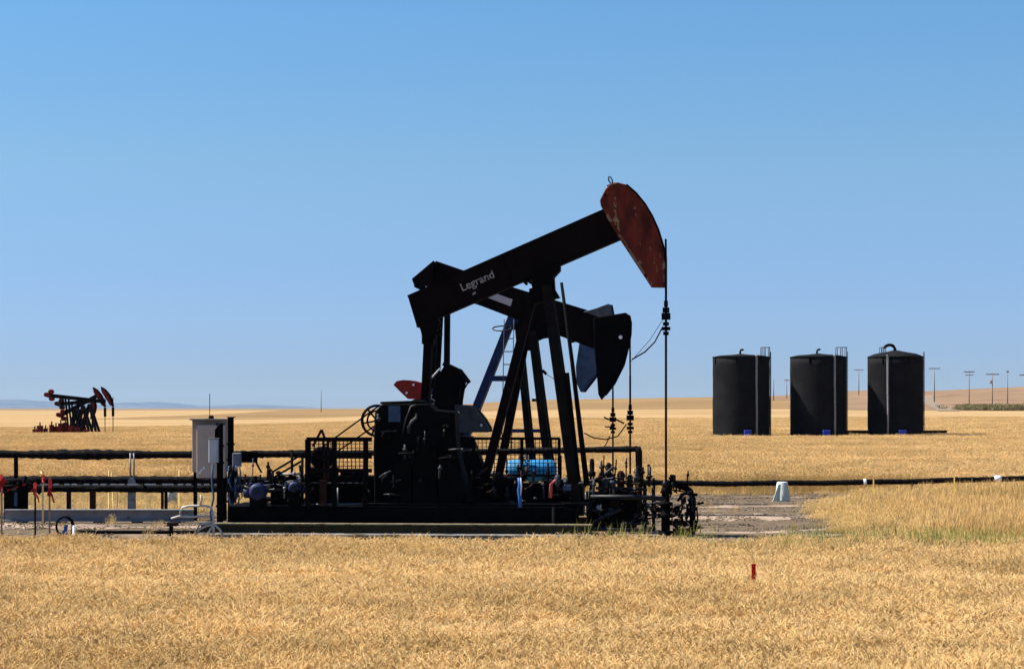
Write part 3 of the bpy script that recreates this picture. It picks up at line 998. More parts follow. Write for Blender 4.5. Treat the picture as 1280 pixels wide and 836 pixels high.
mb.prism(B.poly([(650, 398), (690, 412), (686, 420), (672, 426), (674, 438), (652, 438), (650, 420), (644, 412)]), -0.34, 0.34)
for px, py in ((690, 412), (682, 419), (694, 414)):
    c = B.P(px, py)
    mb.lathe((c.x, -0.3, c.z), [(0.06, 0), (0.06, 0.6)], 8, 'y')
B.part(mb, 'saddle_bearing', 'black')
post(B, (666, 415), (692, 622), 0.38, 1.0, 0.28, 'black')
single_post(B, (661, 404), (618, 622), 0.28, 'beam')
mb = MB()
mb.bar(B.P(670, 424, -0.5), B.P(694, 421, -0.5), 0.07)
mb.bar(B.P(668, 500, -0.66), B.P(668, 500, 0.66), 0.1)
mb.bar(B.P(679, 463, -0.5), B.P(684, 468, -0.5), 0.1)
mb.bar(B.P(684, 468, -0.5), B.P(700, 478, -0.4), 0.02)
mb.each('cross_brace', 'black', B.root)
pitmans(B, (559, 352), (558, 470), 0.14, 0.18)
mb = MB().prism(B.poly([(520, 622), (522, 560), (548, 545), (590, 545), (604, 580), (608, 622)]), -0.6, 0.6)
B.part(mb, 'gearbox', 'black', bevel=0.03)
for sgn in (-1, 1):
    w0, w1 = sorted((sgn * 0.62, sgn * 0.78))
    mb = MB().prism(B.poly([(545, 600), (540, 540), (541, 500), (547, 474), (558, 457), (572, 461), (580, 476), (576, 500), (573, 545), (580, 600)]), w0, w1)
    mb.bar(B.P(556, 455, (w0 + w1) / 2), B.P(573, 463, (w0 + w1) / 2), 0.12, 0.3)
    mb.bar(B.P(572, 462, (w0 + w1) / 2), B.P(584, 478, (w0 + w1) / 2), 0.14, 0.3)
    mb.tube([B.P(582, 479, w0), B.P(573, 494, w0)], 0.03, 6)
    ck = B.part(mb, 'crank_arm', 'black')
    mb = MB().prism(B.poly([(572, 540), (571, 506), (586, 506), (596, 511), (606, 523), (613, 535), (613, 540)]), w0 - 0.06, w1 + 0.06)
    cw = B.part(mb, 'counterweight', 'darkgrey', ck)
    mb = MB()
    for px, py in ((575, 515.5), (604, 531), (573, 534), (569, 524)):
        c = B.P(px, py)
        mb.lathe((c.x, w0 - 0.075, c.z), [(0.05, 0), (0.05, 0.02)], 10, 'y')
    mb.each('bolt', 'box', cw)
    mb = MB().prism(B.poly([(541, 540), (541, 488), (536, 486), (528, 500), (520, 520), (520, 540)]), w0 - 0.06, w1 + 0.06)
    B.part(mb, 'counterweight', 'blue', ck)
B.part(MB().tube([B.P(560, 575, -1), B.P(560, 575, 1)], 0.15, 12), 'crankshaft', 'black')
mb = MB()
mb.tube([B.P(541, 474, -0.9), B.P(553, 461, -0.9)], 0.035, 6)
mb.tube([B.P(537, 494, -0.9), B.P(543, 494, -0.9), B.P(541, 498, -0.9), B.P(546, 500, -0.9), B.P(545, 505, -0.9), B.P(534, 506, -0.9)], 0.025, 6)
mb.each('grease_line', 'plate', B.root)
c0, c1 = B.p(430, 622), B.p(730, 640)
mb = MB().box(c0[0], c1[0], -1.15, 1.15, 0.0, c0[1])
B.part(mb, 'skid', 'black')
carrier(B, 787.5, 410, 522, 470, 592)
mb = MB()
mb.tube([B.P(783, 530, 0), B.P(772, 545, 0), B.P(757, 549, 0), B.P(742, 547, 0), B.P(730, 541, 0)], 0.025, 6)
mb.tube([B.P(762, 545, 0), B.P(757, 556, 0), B.P(752, 560, 0)], 0.02, 6)
mb.each('load_cell_cable', 'black', B.root)

# --- farthest pumpjack
C = Pump('pumpjack', 647, 76.0, -4.0, 'rearmost pumpjack, navy and red, with a slate blue horse head pointing down', G3)
walking_beam(C, (560, 334), (734, 388), (730, 424), (552, 366), 'black')
hd = [(727, 391), (745, 386), (760, 380.5), (765, 382), (767, 392), (765.5, 415), (757, 442), (745, 472), (731, 490), (726, 490), (721, 479), (720, 459), (724, 432), (728, 410)]
h = horse_head(C, hd, [(765, 382), (767, 392), (765.5, 415), (757, 442), (745, 472), (731, 490)], 'slate', rim='black')
mb = MB().prism(C.poly([(730, 391), (745, 386.5), (760, 381), (764, 384), (764, 398), (731, 402)]), -0.295, 0.295)
C.part(mb, 'head_cap', 'greycap', h)
mb = MB().prism(C.poly([(634, 392), (662, 401), (655, 412), (640, 412)]), -0.32, 0.32)
C.part(mb, 'saddle_bearing', 'blue')
post(C, (648, 405), (668, 612), 0.34, 1.0, 0.25, 'black')
post(C, (640, 398), (564, 590), 0.15, 0.35, 0.32, 'blue', name='rear_leg')
mb = MB()
mb.bar(C.P(612, 473, -0.55), C.P(655, 473, -0.55), 0.2, 0.1)
mb.bar(C.P(612, 473, 0.55), C.P(655, 473, 0.55), 0.2, 0.1)
mb.bar(C.P(642, 538, -0.8), C.P(680, 538, -0.8), 0.14, 0.1)
mb.each('cross_brace', 'blue', C.root)
mb = MB()
for x in (631, 643):
    mb.tube([C.P(x + 1, 400, -0.75), C.P(x - 2, 560, -0.75)], 0.018, 6)
for y in range(408, 560, 16):
    mb.tube([C.P(631, y, -0.75), C.P(643, y, -0.75)], 0.022, 6)
c = C.P(628, 411, -0.4)
mb.tube([c + Vector((0.36 * math.cos(2 * math.pi * k / 24), 0.36 * math.sin(2 * math.pi * k / 24), 0.11 * math.sin(2 * math.pi * k / 24))) for k in range(25)], 0.028, 6, cap=False)
C.part(mb, 'ladder', 'darkgrey')
pitmans(C, (548, 368), (541, 500), 0.9, 0.24)
mb = MB().prism(C.poly([(500, 605), (503, 530), (525, 512), (560, 512), (580, 540), (586, 605)]), -0.55, 0.55)
C.part(mb, 'gearbox', 'black')
for sgn in (-1, 1):
    w0, w1 = sorted((sgn * 0.6, sgn * 0.76))
    mb = MB().prism(C.poly([(520, 545), (530, 490), (536, 482), (548, 484), (548, 550)]), w0, w1)
    ck = C.part(mb, 'crank_arm', 'black')
    mb = MB().prism(C.poly([(494, 481), (498, 476.5), (506, 475), (516, 475.5), (528, 479), (545, 487), (545, 500), (512, 498.5), (503, 490)]), w0 - 0.05, w1 + 0.05)
    cw = C.part(mb, 'counterweight', 'bright_red', ck)
    mb = MB()
    for px, py in ((519, 481), (510.5, 491)):
        c = C.P(px, py)
        mb.lathe((c.x, w0 - 0.06, c.z), [(0.05, 0), (0.05, 0.02)], 8, 'y')
    mb.each('bolt', 'white', cw)
mb = MB().prism(C.poly([(508, 505), (514, 501), (524, 497), (534, 495), (572, 500), (578, 505)]), -0.5, 0.5)
C.part(mb, 'belt_cover', 'darkgrey')
c0, c1 = C.p(430, 606), C.p(730, 629)
C.part(MB().box(c0[0], c1[0], -1.1, 1.1, 0.0, c0[1]), 'skid', 'black')
carrier(C, 766, 400, 524, 488, 590)
mb = MB()
mb.tube([C.P(755, 521, -.2), C.P(760, 524, -.2), C.P(770, 523, -.2)], 0.035, 6)
mb.tube([C.P(756, 533, -.2), C.P(768, 533, -.2)], 0.03, 6)
mb.tube([C.P(768, 523, -.2), C.P(780, 529, -.2)], 0.035, 6)
mb.each('clamp_lever', 'black', C.root)

# ------------------------------------------------------------------ wellheads and pipework at the right of the pumps
def wellhead(px, Y, top, label, big=False):
    s = F / Y
    y0 = HORIZON + EYE * s
    t = thing('wellhead', ((px - 640) / s, Y, 0), label, 'wellhead', 'wellheads under the polished rods')
    H = (y0 - top) / s
    mb = MB()
    mb.lathe((0, 0, 0), [(0.22, 0), (0.22, 0.12), (0.13, 0.14), (0.13, H * 0.35), (0.24, H * 0.36), (0.24, H * 0.43), (0.15, H * 0.45), (0.15, H * 0.6), (0.22, H * 0.61), (0.22, H * 0.67), (0.12, H * 0.69), (0.12, H * 0.86), (0.17, H * 0.87), (0.10, H)], 14)
    mb.build('casing', 'black', t)
    mb = MB()
    mb.lathe((0, 0, 0), [(0.085, H * 0.99), (0.11, H), (0.11, H + 0.12), (0.06, H + 0.2)], 12)
    mb.build('stuffing_box', 'steel', t)
    for zf, sgn in ((0.52, 1), (0.52, -1), (0.25, 1)):
        mb = MB()
        z = H * zf
        mb.tube([(0, 0, z), (sgn * 0.42, 0, z)], 0.075, 8)
        mb.lathe((sgn * 0.32, 0, z), [(0.14, -0.05), (0.14, 0.05)], 10, 'x')
        v = mb.build('valve', 'black', t)
        mb = MB()
        mb.tube([(sgn * 0.32, -0.05, z), (sgn * 0.32, -0.3, z)], 0.025, 6)
        mb.torus((sgn * 0.32, -0.3, z), 0.13, 0.02, 'y', 16)
        mb.build('handwheel', 'brown', v)
    return t
wa = wellhead(832, 57.0, 608, 'black wellhead with elbow pipe under the nearest red horse head')
wellhead(787.5, 68.0, 600, 'black wellhead under the middle pumpjack, left of the elbow pipe one')
wellhead(766, 76.0, 598, 'rearmost wellhead under the slate blue horse head')

def pxpipe(name, pts, Y, r, mat, label, cat, group=None, jitter=0.0, n=10, sub=1):
    """pipe through picture points at a depth; its root is at its own start"""
    P3 = [at(q[0], q[1], q[2] if len(q) > 2 else Y) for q in pts]
    if sub > 1:
        out = []
        for a, b in zip(P3[:-1], P3[1:]):
            for i in range(sub):
                out.append(a.lerp(b, i / sub))
        P3 = out + [P3[-1]]
    o = Vector((P3[0].x, P3[0].y, 0))
    rs = r if not callable(r) else [r(i, p_) for i, p_ in enumerate(P3)]
    mb = MB()
    mb.tube([q - o for q in P3], rs, n, jitter)
    ob = mb.build(name, mat, None, o)
    if label:
        tag(ob, label, cat, group)
    return ob

# elbow flow line out of the nearest wellhead
mb_t = thing('flow_pipe', at(866, 668, 57.0) * 1.0, 'black elbow flow line beside the nearest wellhead', 'pipe')
mb_t.location.z = 0
o = mb_t.location.copy()
mb = MB()
mb.tube([at(q[0], q[1], 57.0) - o for q in ((838, 600), (846, 606), (856, 609), (863, 614), (866, 624), (866, 640), (865, 668))], [0.09, 0.10, 0.10, 0.10, 0.095, 0.09, 0.09], 10)
mb.build('elbow', 'black', mb_t)
mb = MB()
for py in (618, 636, 652, 662):
    c = at(866, py, 57.0) - o
    mb.lathe(c, [(0.14, -0.04), (0.14, 0.04)], 10)
mb.each('flange', 'black', mb_t)
mb = MB()
c = at(858, 643, 56.7) - o
mb.torus(c, 0.20, 0.022, 'y', 20)
mb.tube([c + Vector((-.2, 0, 0)), c + Vector((.2, 0, 0))], 0.015, 5)
mb.tube([c, c + Vector((0, 0.3, 0))], 0.025, 6)
mb.build('handwheel', 'black', mb_t)
mb = MB()
mb.tube([at(871, 633, 57) - o, at(872, 650, 57) - o, at(868, 666, 57) - o], 0.025, 6)
mb.build('drain_line', 'steel', mb_t)
mb = MB()
mb.lathe(at(853, 664, 56.9) - o, [(0.1, -0.28), (0.1, 0.28)], 10, 'x')
mb.build('clamp', 'brown', mb_t)
mb = MB()
c = at(842, 598, 57) - o
mb.lathe(c, [(0.07, -0.1), (0.07, 0.08), (0.03, 0.12)], 10)
mb.build('pressure_gauge', 'steel', mb_t)

pxpipe('flow_pipe', [(738, 621), (790, 621), (829, 623)], 56.2, 0.07, 'steel', 'long horizontal pipe joining the nearest wellhead at mid height', 'pipe')
pxpipe('flow_pipe', [(740, 660), (770, 662), (812, 662)], 55.6, 0.055, 'steel', 'low horizontal pipe near the ground left of the nearest wellhead', 'pipe')
pxpipe('flow_pipe', [(738, 655), (752, 647), (776, 636)], 55.8, 0.05, 'steel', 'short slanting silver pipe below the rear wellheads', 'pipe')
# manifold of valves between the front legs and the wellhead
mt_ = thing('valve_manifold', (at(765, 668, 59.0).x, 59.0, 0), 'dark cluster of valves and pipes below the hanging rods', 'manifold')
o = mt_.location.copy()
mb = MB()
c0, c1 = at(733, 600, 59.0) - o, at(803, 655, 59.0) - o
mb.box(c0.x, c1.x - 0.2, -0.4, 0.4, 0.0, c0.z - 0.35)
mb.box(c0.x + 0.3, c1.x - 0.5, -0.5, 0.5, c0.z - 0.75, c0.z - 0.5)
mb.build('tank_body', 'black', mt_)
for i, (px, top, hgt, r) in enumerate(((740, 573, 40, 0.075), (752, 590, 24, 0.10), (761, 578, 30, 0.075), (776, 588, 30, 0.11), (798, 582, 40, 0.10), (806, 605, 60, 0.06), (817, 597, 70, 0.05))):
    c = at(px, top, 59.0) - o
    mb = MB()
    zz = hgt / (F / 59.0)
    mb.lathe((c.x, 0, c.z), [(r * 0.6, 0), (r, -0.1), (r, -zz * 0.4), (r * 1.5, -zz * 0.42), (r * 1.5, -zz * 0.55), (r, -zz * 0.57), (r, -zz)], 10)
    if i in (1, 2, 3):
        mb.torus((c.x, -0.2, c.z - 0.15), 0.11, 0.02, 'y', 14)
        mb.tube([(c.x, -0.2, c.z - 0.15), (c.x, 0, c.z - 0.15)], 0.03, 6)
    mb.build('valve', 'brown' if i in (1, 3) else 'black', mt_)
mb = MB()
for a, b in (((735, 601), (775, 602)), ((745, 610), (800, 611)), ((752, 596), (768, 583)), ((803, 645), (812, 655)), ((806, 628), (818, 640))):
    mb.tube([at(a[0], a[1], 58.4) - o, at(b[0], b[1], 58.4) - o], 0.05, 8)
mb.each('cross_pipe', 'darkgrey', mt_)
mb = MB()
c = at(748, 634, 57.8) - o
mb.lathe(c, [(0.05, -0.04), (0.075, 0), (0.06, 0.05)], 12, 'y')
mb.build('gauge_face', 'plate', mt_)
mb = MB()
for px, py in ((708, 612), (705, 603), (713, 596), (757, 603), (765, 606)):
    c = at(px, py, 57.9) - o
    mb.lathe(c, [(0.06, -0.12), (0.11, -0.05), (0.11, 0.08), (0.05, 0.14)], 10)
mb.each('valve_bonnet', 'darkgrey', mt_)
cr_ = random.Random(21)
for m_, cnt in (('black', 26), ('darkgrey', 16), ('steel', 12), ('brown', 8), ('galv', 5)):
    for k in range(cnt):
        a = at(cr_.uniform(734, 822), cr_.uniform(594, 662), 58.3 - cr_.uniform(0, 0.5)) - o
        hor = cr_.random() < 0.5
        ln = cr_.uniform(0.12, 0.75)
        d = Vector((ln, 0, cr_.uniform(-0.06, 0.06))) if hor else Vector((cr_.uniform(-0.05, 0.05), 0, ln))
        rad = cr_.uniform(0.018, 0.05)
        mb = MB()
        b = a + d
        a.z, b.z = max(a.z, 0.06), max(b.z, 0.06)
        mb.tube([a, b], [rad, rad], 7)
        mid = a.lerp(b, cr_.uniform(0.3, 0.9))
        mb.lathe(mid, [(rad * 1.9, -0.035), (rad * 1.9, 0.035)], 8, 'x' if hor else 'z')
        mb.build('pipe_fitting', m_, mt_)
def clutter(t, x0, x1, y0, y1, Y, zmin, counts, seed):
    q_ = random.Random(seed)
    o_ = t.location
    for m_, cnt in counts:
        for k in range(cnt):
            a = at(q_.uniform(x0, x1), q_.uniform(y0, y1), Y + q_.uniform(-0.3, 0.3)) - o_
            ln = q_.uniform(0.12, 0.6)
            kind = q_.random()
            d = Vector((ln, 0, q_.uniform(-0.05, 0.05))) if kind < 0.4 else (Vector((q_.uniform(-0.05, 0.05), 0, ln)) if kind < 0.8 else Vector((ln * 0.7, 0, ln * q_.uniform(-0.7, 0.7))))
            b = a + d
            a.z, b.z = max(a.z, zmin), max(b.z, zmin)
            rad = q_.uniform(0.016, 0.045)
            mb = MB()
            mid = a.lerp(b, 0.5) + Vector((0, 0, q_.uniform(-0.04, 0.04)))
            mb.tube([a, mid, b], [rad] * 3, 7)
            mb.lathe(a.lerp(b, q_.uniform(0.3, 0.9)), [(rad * 1.9, -0.035), (rad * 1.9, 0.035)], 8, 'x' if kind < 0.4 else 'z')
            mb.build('pipe_fitting', m_, t)
clutter(A.root, 474, 580, 512, 622, 56.1, 0.95, (('black', 12), ('darkgrey', 7), ('steel', 6)), 51)
clutter(A.root, 592, 722, 592, 628, 56.3, 0.95, (('black', 20), ('darkgrey', 9), ('brown', 6), ('steel', 8)), 61)
clutter(mb_t, 836, 868, 606, 666, 56.9, 0.06, (('black', 20), ('darkgrey', 8), ('brown', 5)), 31)
# small red-grey valves left of the front leg
vt = thing('valve_stand', (at(692, 668, 55.5).x, 55.5, 0), 'small red and grey valve stand left of the black front leg', 'valve')
o = vt.location.copy()
mb = MB()
mb.lathe((0, 0, 0), [(0.12, 0), (0.12, 0.05), (0.05, 0.07), (0.05, 0.9)], 10)
mb.build('stem', 'black', vt)
mb = MB()
mb.tube([at(688, 622, 55.5) - o, at(689, 605, 55.5) - o, at(697, 597, 55.5) - o], 0.05, 8)
mb.build('spout', 'pink', vt)
mb = MB()
mb.lathe(at(697, 600, 55.5) - o, [(0.05, -0.2), (0.085, -0.1), (0.085, 0.08), (0.05, 0.16)], 10)
mb.build('bonnet', 'darkgrey', vt)
mb = MB()
c0, c1 = at(704, 606, 55.4) - o, at(714, 613, 55.4) - o
mb.box(c0.x, c1.x, -0.1, 0.1, c1.z, c0.z)
mb.build('actuator', 'slate', vt)

# overhead pipe running from the left edge to the wellheads
def bumpy(base, amp):
    ph = random.uniform(0, 6)
    return lambda i, p_: base * (1 + amp * (math.sin(p_.x * 2.1 + ph) * 0.5 + random.uniform(-0.5, 0.5)))
op = thing('overhead_pipe', (at(200, 600, 66).x, 66.0, 0), 'long black wrapped pipe carried high across the left half', 'pipe')
o = op.location.copy()
def run(pts, sub):
    P3 = [at(*q) for q in pts]
    out = []
    for a, b in zip(P3[:-1], P3[1:]):
        for i in range(sub):
            out.append(a.lerp(b, i / sub))
    return [q - o for q in out + [P3[-1]]]
pts = run([(-90, 566.5, 66), (60, 568, 66), (240, 568, 66), (380, 567, 66), (600, 564.5, 65), (797, 561, 64)], 40)
mb = MB()
rs = []
for q in pts:
    w = 0.13 if q.x < 5.5 else 0.105
    sag = 0.05 * math.exp(-((q.x + 2.5) / 1.4) ** 2)
    rs.append((w + sag) * (1 + random.uniform(-0.12, 0.12)))
mb.tube(pts, rs, 9, 0.06)
mb.build('pipe_run', 'pipe', op)
mb = MB()
e = at(797, 561, 64) - o
mb.tube([e + Vector((-0.02, 0, 0.06)), e + Vector((0.04, 0, -0.1)), e + Vector((0.05, 0, -0.6)), Vector((e.x + 0.05, 0, 0)) + Vector((0, e.y, 0))], [0.12, 0.12, 0.11, 0.11], 10)
mb.lathe(e + Vector((0.05, 0, -0.75)), [(0.16, -0.05), (0.16, 0.05)], 10)
mb.lathe(e + Vector((0.05, 0, -1.1)), [(0.17, -0.1), (0.17, 0.1)], 10)
mb.build('riser', 'pipe', op)
for px, Y in ((457, 65.5), (700, 64.5), (20, 66)):
    q = at(px, 566, Y) - o
    MB().box(q.x - 0.06, q.x + 0.06, q.y - 0.06, q.y + 0.06, 0.0, q.z - 0.08).build('pipe_post', 'black', op)

# grey bracket post under the overhead pipe
gp = thing('pipe_support', (at(166.5, 636, 66).x, 66.0, 0), 'flat grey support post with two thin rods to the high pipe', 'pipe support')
o = gp.location.copy()
u = 66 / F
MB().prism([(-5 * u, 0), (5 * u, 0), (4.6 * u, 46 * u), (2 * u, 50 * u), (-2 * u, 50 * u), (-4.6 * u, 46 * u)], -0.3, -0.2).build('plate', 'galv', gp)
mb = MB()
zt = (at(0, 566, 66).z)
for sx in (-2.2, 2.2):
    mb.tube([(sx * u, -0.18, 48 * u), (sx * u, -0.18, zt)], 0.03, 6)
mb.each('rod', 'galv', gp)

for i, (py, Y, rr, lab) in enumerate(((600, 66.4, 0.15, 'upper of two low black pipes running in from the left'), (610, 65.6, 0.135, 'lower of two low black pipes with frosted weld marks'))):
    ob = pxpipe('ground_pipe', [(-90, py), (120, py), (300, py + 0.5), (452, py + 1)], Y, lambda k, q, rr=rr: rr * (1 + random.uniform(-0.10, 0.10)), 'pipe', lab, 'pipe', 'low pipes at the left', 0.06, 9, 40)
lw = thing('pipe_wrap', (at(110, 604, 65.5).x, 65.45, 0), 'row of pale weld bands along the low black pipe', 'weld bands')
lowx = lw.location.copy()
mb = MB()
for k in range(22):
    px = 40 + k * 11 + random.uniform(-3, 3)
    q = at(px, 605.3, 65.45) - lowx
    mb.box(q.x - 0.09, q.x + 0.09, -0.02, 0.02, q.z - 0.022, q.z + 0.022)
mb.each('band', 'box', lw)
mb = MB()
for px in (60, 180, 300):
    q = at(px, 606, 65.5) - lowx
    mb.box(q.x - 0.02, q.x + 0.02, 0.0, 0.08, q.z - 0.05, q.z + 0.05)
mb.each('clip', 'black', lw)

def trestle(px, w, Y, label):
    s = F / Y
    o = Vector(((px - 640) / s, Y, 0))
    t = thing('pipe_trestle', o, label, 'pipe support', 'dark supports under the low left pipes')
    hgt = EYE - (606 - HORIZON) / s
    MB().box(-w / s / 2, w / s / 2, -0.06, 0.06, 0.0, hgt - 0.1).build('leg', 'brown', t)
    MB().box(-w / s / 2 - 0.08, w / s / 2 + 0.08, -0.6, 0.7, hgt - 0.16, hgt - 0.1).build('cross_bar', 'black', t)
    return t
trestle(86, 5, 66.0, 'dark pipe trestle right of the red ribboned stakes')
trestle(116, 7, 65.4, 'dark brown pipe trestle, widest of the left ones')
trestle(203, 3, 68.0, 'thin pipe trestle just left of the pale concrete drum')
trestle(207.5, 3.5, 67.0, 'thin pipe trestle touching the pale concrete drum')

gb_ = thing('steel_beam', (at(120, 650, 63).x, 63.0, 0), 'long weathered grey steel beam lying on the gravel at left', 'beam')
x0, x1 = at(6, 640, 63).x - gb_.location.x, at(242, 640, 63).x - gb_.location.x
mb = MB()
mb.box(x0, x1, -0.03, 0.03, 0.09, 0.40)
mb.build('web', 'greybeam', gb_)
MB().box(x0, x1, -0.16, 0.16, 0.40, 0.44).build('top_flange', 'greybeam', gb_)
MB().box(x0, x1, -0.16, 0.16, 0.05, 0.09).build('bottom_flange', 'greybeam', gb_)
mb = MB()
for k in range(5):
    xx = x0 + 0.6 + k * (x1 - x0 - 1.2) / 4
    mb.box(xx - 0.14, xx + 0.14, -0.25, 0.25, 0.0, 0.05)
mb.each('bearer', 'brown', gb_)

# black wrapped vessel with hoses at the left edge
dv = thing('separator_drum', (at(20, 640, 64.5).x, 64.5, 0), 'squat black drum with a tangle of hoses and red handles at left edge', 'drum')
o = dv.location.copy()
mb = MB()
mb.lathe((0, 0, 0), [(0.40, 0), (0.40, 0.9), (0.44, 0.92), (0.44, 1.0), (0.3, 1.1)], 20)
mb.build('shell', 'black', dv)
mb = MB()
for k in range(16):
    a0 = random.uniform(0, 6.28)
    c = Vector((random.uniform(-0.5, 0.45), random.uniform(-0.3, 0.3), 1.12 + random.uniform(0, 0.16)))
    mb.torus(c, random.uniform(0.1, 0.24), random.uniform(0.03, 0.05), random.choice('xyz'), 16)
mb.tube([(-1.0, -0.1, 1.2), (-0.4, -0.2, 1.32), (0.2, -0.15, 1.35), (0.7, -0.1, 1.1), (0.8, 0, 0.9)], 0.07, 8)
mb.build('hose_bundle', 'pipe', dv)
mb = MB()
for k in range(6):
    c = Vector((-0.7 + 0.26 * k, -0.42, 1.1 + 0.1 * math.sin(k * 2.1)))
    mb.bar(c, c + Vector((0.10, -0.02, 0.05)), 0.05)
mb.each('handle', 'ribbon', dv)
mb = MB()
q = at(19, 625, 64) - o
mb.box(q.x - 0.05, q.x + 0.05, -0.44, -0.40, q.z - 0.2, q.z + 0.25)
mb.build('sight_glass', 'slate', dv)

# stakes with ribbons in front of the pad, left
def flag_stake(px, top, Y, label, flags, mat='wood', w=0.05):
    s = F / Y
    t = thing('survey_stake', ((px - 640) / s, Y, 0), label, 'stake', 'ribboned stakes at the left edge')
    H = EYE - (top - HORIZON) / s
    MB().prism([(-w / 2, 0), (w / 2, 0), (w / 2, H - 0.03), (0, H), (-w / 2, H - 0.03)], -0.012, 0.012).build('lath', mat, t)
    for (dx, y0, dx2, y1, wd, m) in flags:
        a = Vector((dx / s, -0.03, EYE - (y0 - HORIZON) / s))
        b = Vector((dx2 / s, -0.05, EYE - (y1 - HORIZON) / s))
        mb = MB()
        mid = a.lerp(b, 0.5) + Vector((0.03, -0.05, 0))
        mb.bar(a, mid, wd, 0.012)
        mb.bar(mid, b, wd * 0.8, 0.012)
        mb.build('ribbon', m, t)
    return t
flag_stake(2, 592, 55.3, 'survey stake with a big red ribbon at the far left edge', [(-5, 596, 4, 603, 0.22, 'ribbon'), (3, 600, -4, 612, 0.16, 'ribbon'), (0, 610, 1, 619, 0.05, 'pink')])
flag_stake(44, 600, 55.0, 'survey stake with a narrow pink and red ribbon, left of the black hose coil', [(0, 603, -1, 618, 0.09, 'ribbon'), (0, 610, 1, 622, 0.06, 'pink'), (2, 618, 5, 628, 0.04, 'ribbon')], 'brown')
flag_stake(62, 594, 55.0, 'survey stake with a long trailing red ribbon beside the black hose coil', [(1, 599, -1, 620, 0.10, 'ribbon'), (0, 612, 6, 628, 0.06, 'ribbon')])
flag_stake(53.5, 588, 60.0, 'leaning white topped stake with a red and pink ribbon', [(-3, 589, 1, 594, 0.05, 'palewood'), (0, 593, 2, 603, 0.10, 'ribbon'), (0, 598, 0, 606, 0.05, 'pink')], 'palewood', 0.05)

def lath(px, top, Y, label, mat='palewood', w=0.055, lean=0.0, group='bare wooden laths'):
    s = F / Y
    H = EYE - (top - HORIZON) / s
    mb = MB().prism([(-w / 2, 0), (w / 2, 0), (w / 2 + lean, H - 0.03), (lean, H), (-w / 2 + lean, H - 0.03)], -0.012, 0.012)
    ob = mb.build('wooden_lath', mat, None, ((px - 640) / s, Y, 0))
    ob.rotation_euler.z = R(-38)
    return tag(ob, label, 'stake', group)
lath(136, 587, 69.0, 'pale lath, leftmost of three left of the grey support post')
lath(142, 590, 68.5, 'leaning orange tipped lath in the middle of three', 'palewood', 0.05, -0.10)
lath(146, 606, 68.0, 'short brown lath nearest the grey support post', 'wood', 0.05)
lath(224, 586, 69.5, 'tall pale lath right of the concrete drum', 'palewood', 0.06)

# coil of hose with a blue tag, white marker
hc = thing('hose_coil', (at(81, 671, 55.4).x, 55.4, 0), 'upright coil of black hose with a blue tag', 'hose')
o = hc.location.copy()
mb = MB()
c = at(81, 658, 55.4) - o
c.z = max(c.z, 0.31)
for k in range(3):
    pts = []
    for i in range(29):
        t = 2 * math.pi * i / 28
        pts.append(c + Vector((math.cos(t) * (0.23 + 0.01 * k) * 1.0, (k - 1) * 0.05, math.sin(t) * (0.285))))
    mb.tube(pts, 0.028, 7, cap=False)
mb.build('hose', 'black', hc)
mb = MB()
mb.bar(c + Vector((0.02, -0.1, -0.22)), c + Vector((0.07, -0.1, 0.06)), 0.10, 0.02)
mb.bar(c + Vector((0.0, -0.12, -0.22)), c + Vector((-0.02, -0.12, -0.1)), 0.06, 0.02)
mb.build('tag', 'cobalt', hc)
lath(92, 656, 55.2, 'short white marker beside the black hose coil', 'white', 0.09, 0.0, 'short markers')

pxpipe('ground_hose', [(96, 664.5), (160, 664.8), (230, 665), (268, 664)], 57.4, 0.055, 'black', 'thin black line lying on the gravel by the hose coil', 'hose', None, 0.05, 8, 10)

# ------------------------------------------------------------------ electrical cabinet, posts and boxes
ec = thing('electrical_cabinet', (at(262, 645, 64).x, 64.0, 0), 'tall beige grey electrical cabinet on dark posts', 'cabinet')
o = ec.location.copy()
a, b = at(240, 525, 64) - o, at(283, 590, 64) - o
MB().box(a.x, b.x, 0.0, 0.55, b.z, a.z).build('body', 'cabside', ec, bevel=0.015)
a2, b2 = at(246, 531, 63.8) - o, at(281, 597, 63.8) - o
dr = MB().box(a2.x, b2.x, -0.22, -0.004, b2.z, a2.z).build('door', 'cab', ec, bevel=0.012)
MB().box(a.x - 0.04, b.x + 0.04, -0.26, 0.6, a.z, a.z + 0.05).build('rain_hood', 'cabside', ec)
mb = MB()
mb.box(b2.x - 0.20, b2.x - 0.16, -0.27, -0.225, b2.z + 0.7, b2.z + 0.95)
mb.each('handle', 'steel', dr)
mb = MB()
for k, (px, py) in enumerate(((250, 588), (253, 585), (248, 591))):
    q = at(px, py, 63.5) - o
    mb.box(q.x - 0.03, q.x + 0.03, -0.232, -0.225, q.z - 0.05, q.z + 0.05)
mb.each('sticker', 'white', dr)
mb = MB()
q = at(264, 524, 64.1) - o
mb.lathe(q, [(0.09, -0.02), (0.09, 0.1), (0.05, 0.13)], 12)
mb.box(q.x - 0.22, q.x, -0.0 + 0.1, 0.2, q.z - 0.03, q.z + 0.03)
mb.tube([q + Vector((-0.05, 0, 0.1)), q + Vector((-0.05, 0, 0.86))], 0.012, 5)
mb.build('antenna', 'black', ec)
mb = MB()
for dx in (a.x + 0.08, b.x - 0.08):
    mb.box(dx - 0.05, dx + 0.05, 0.1, 0.3, 0, b.z)
mb.each('leg', 'black', ec)

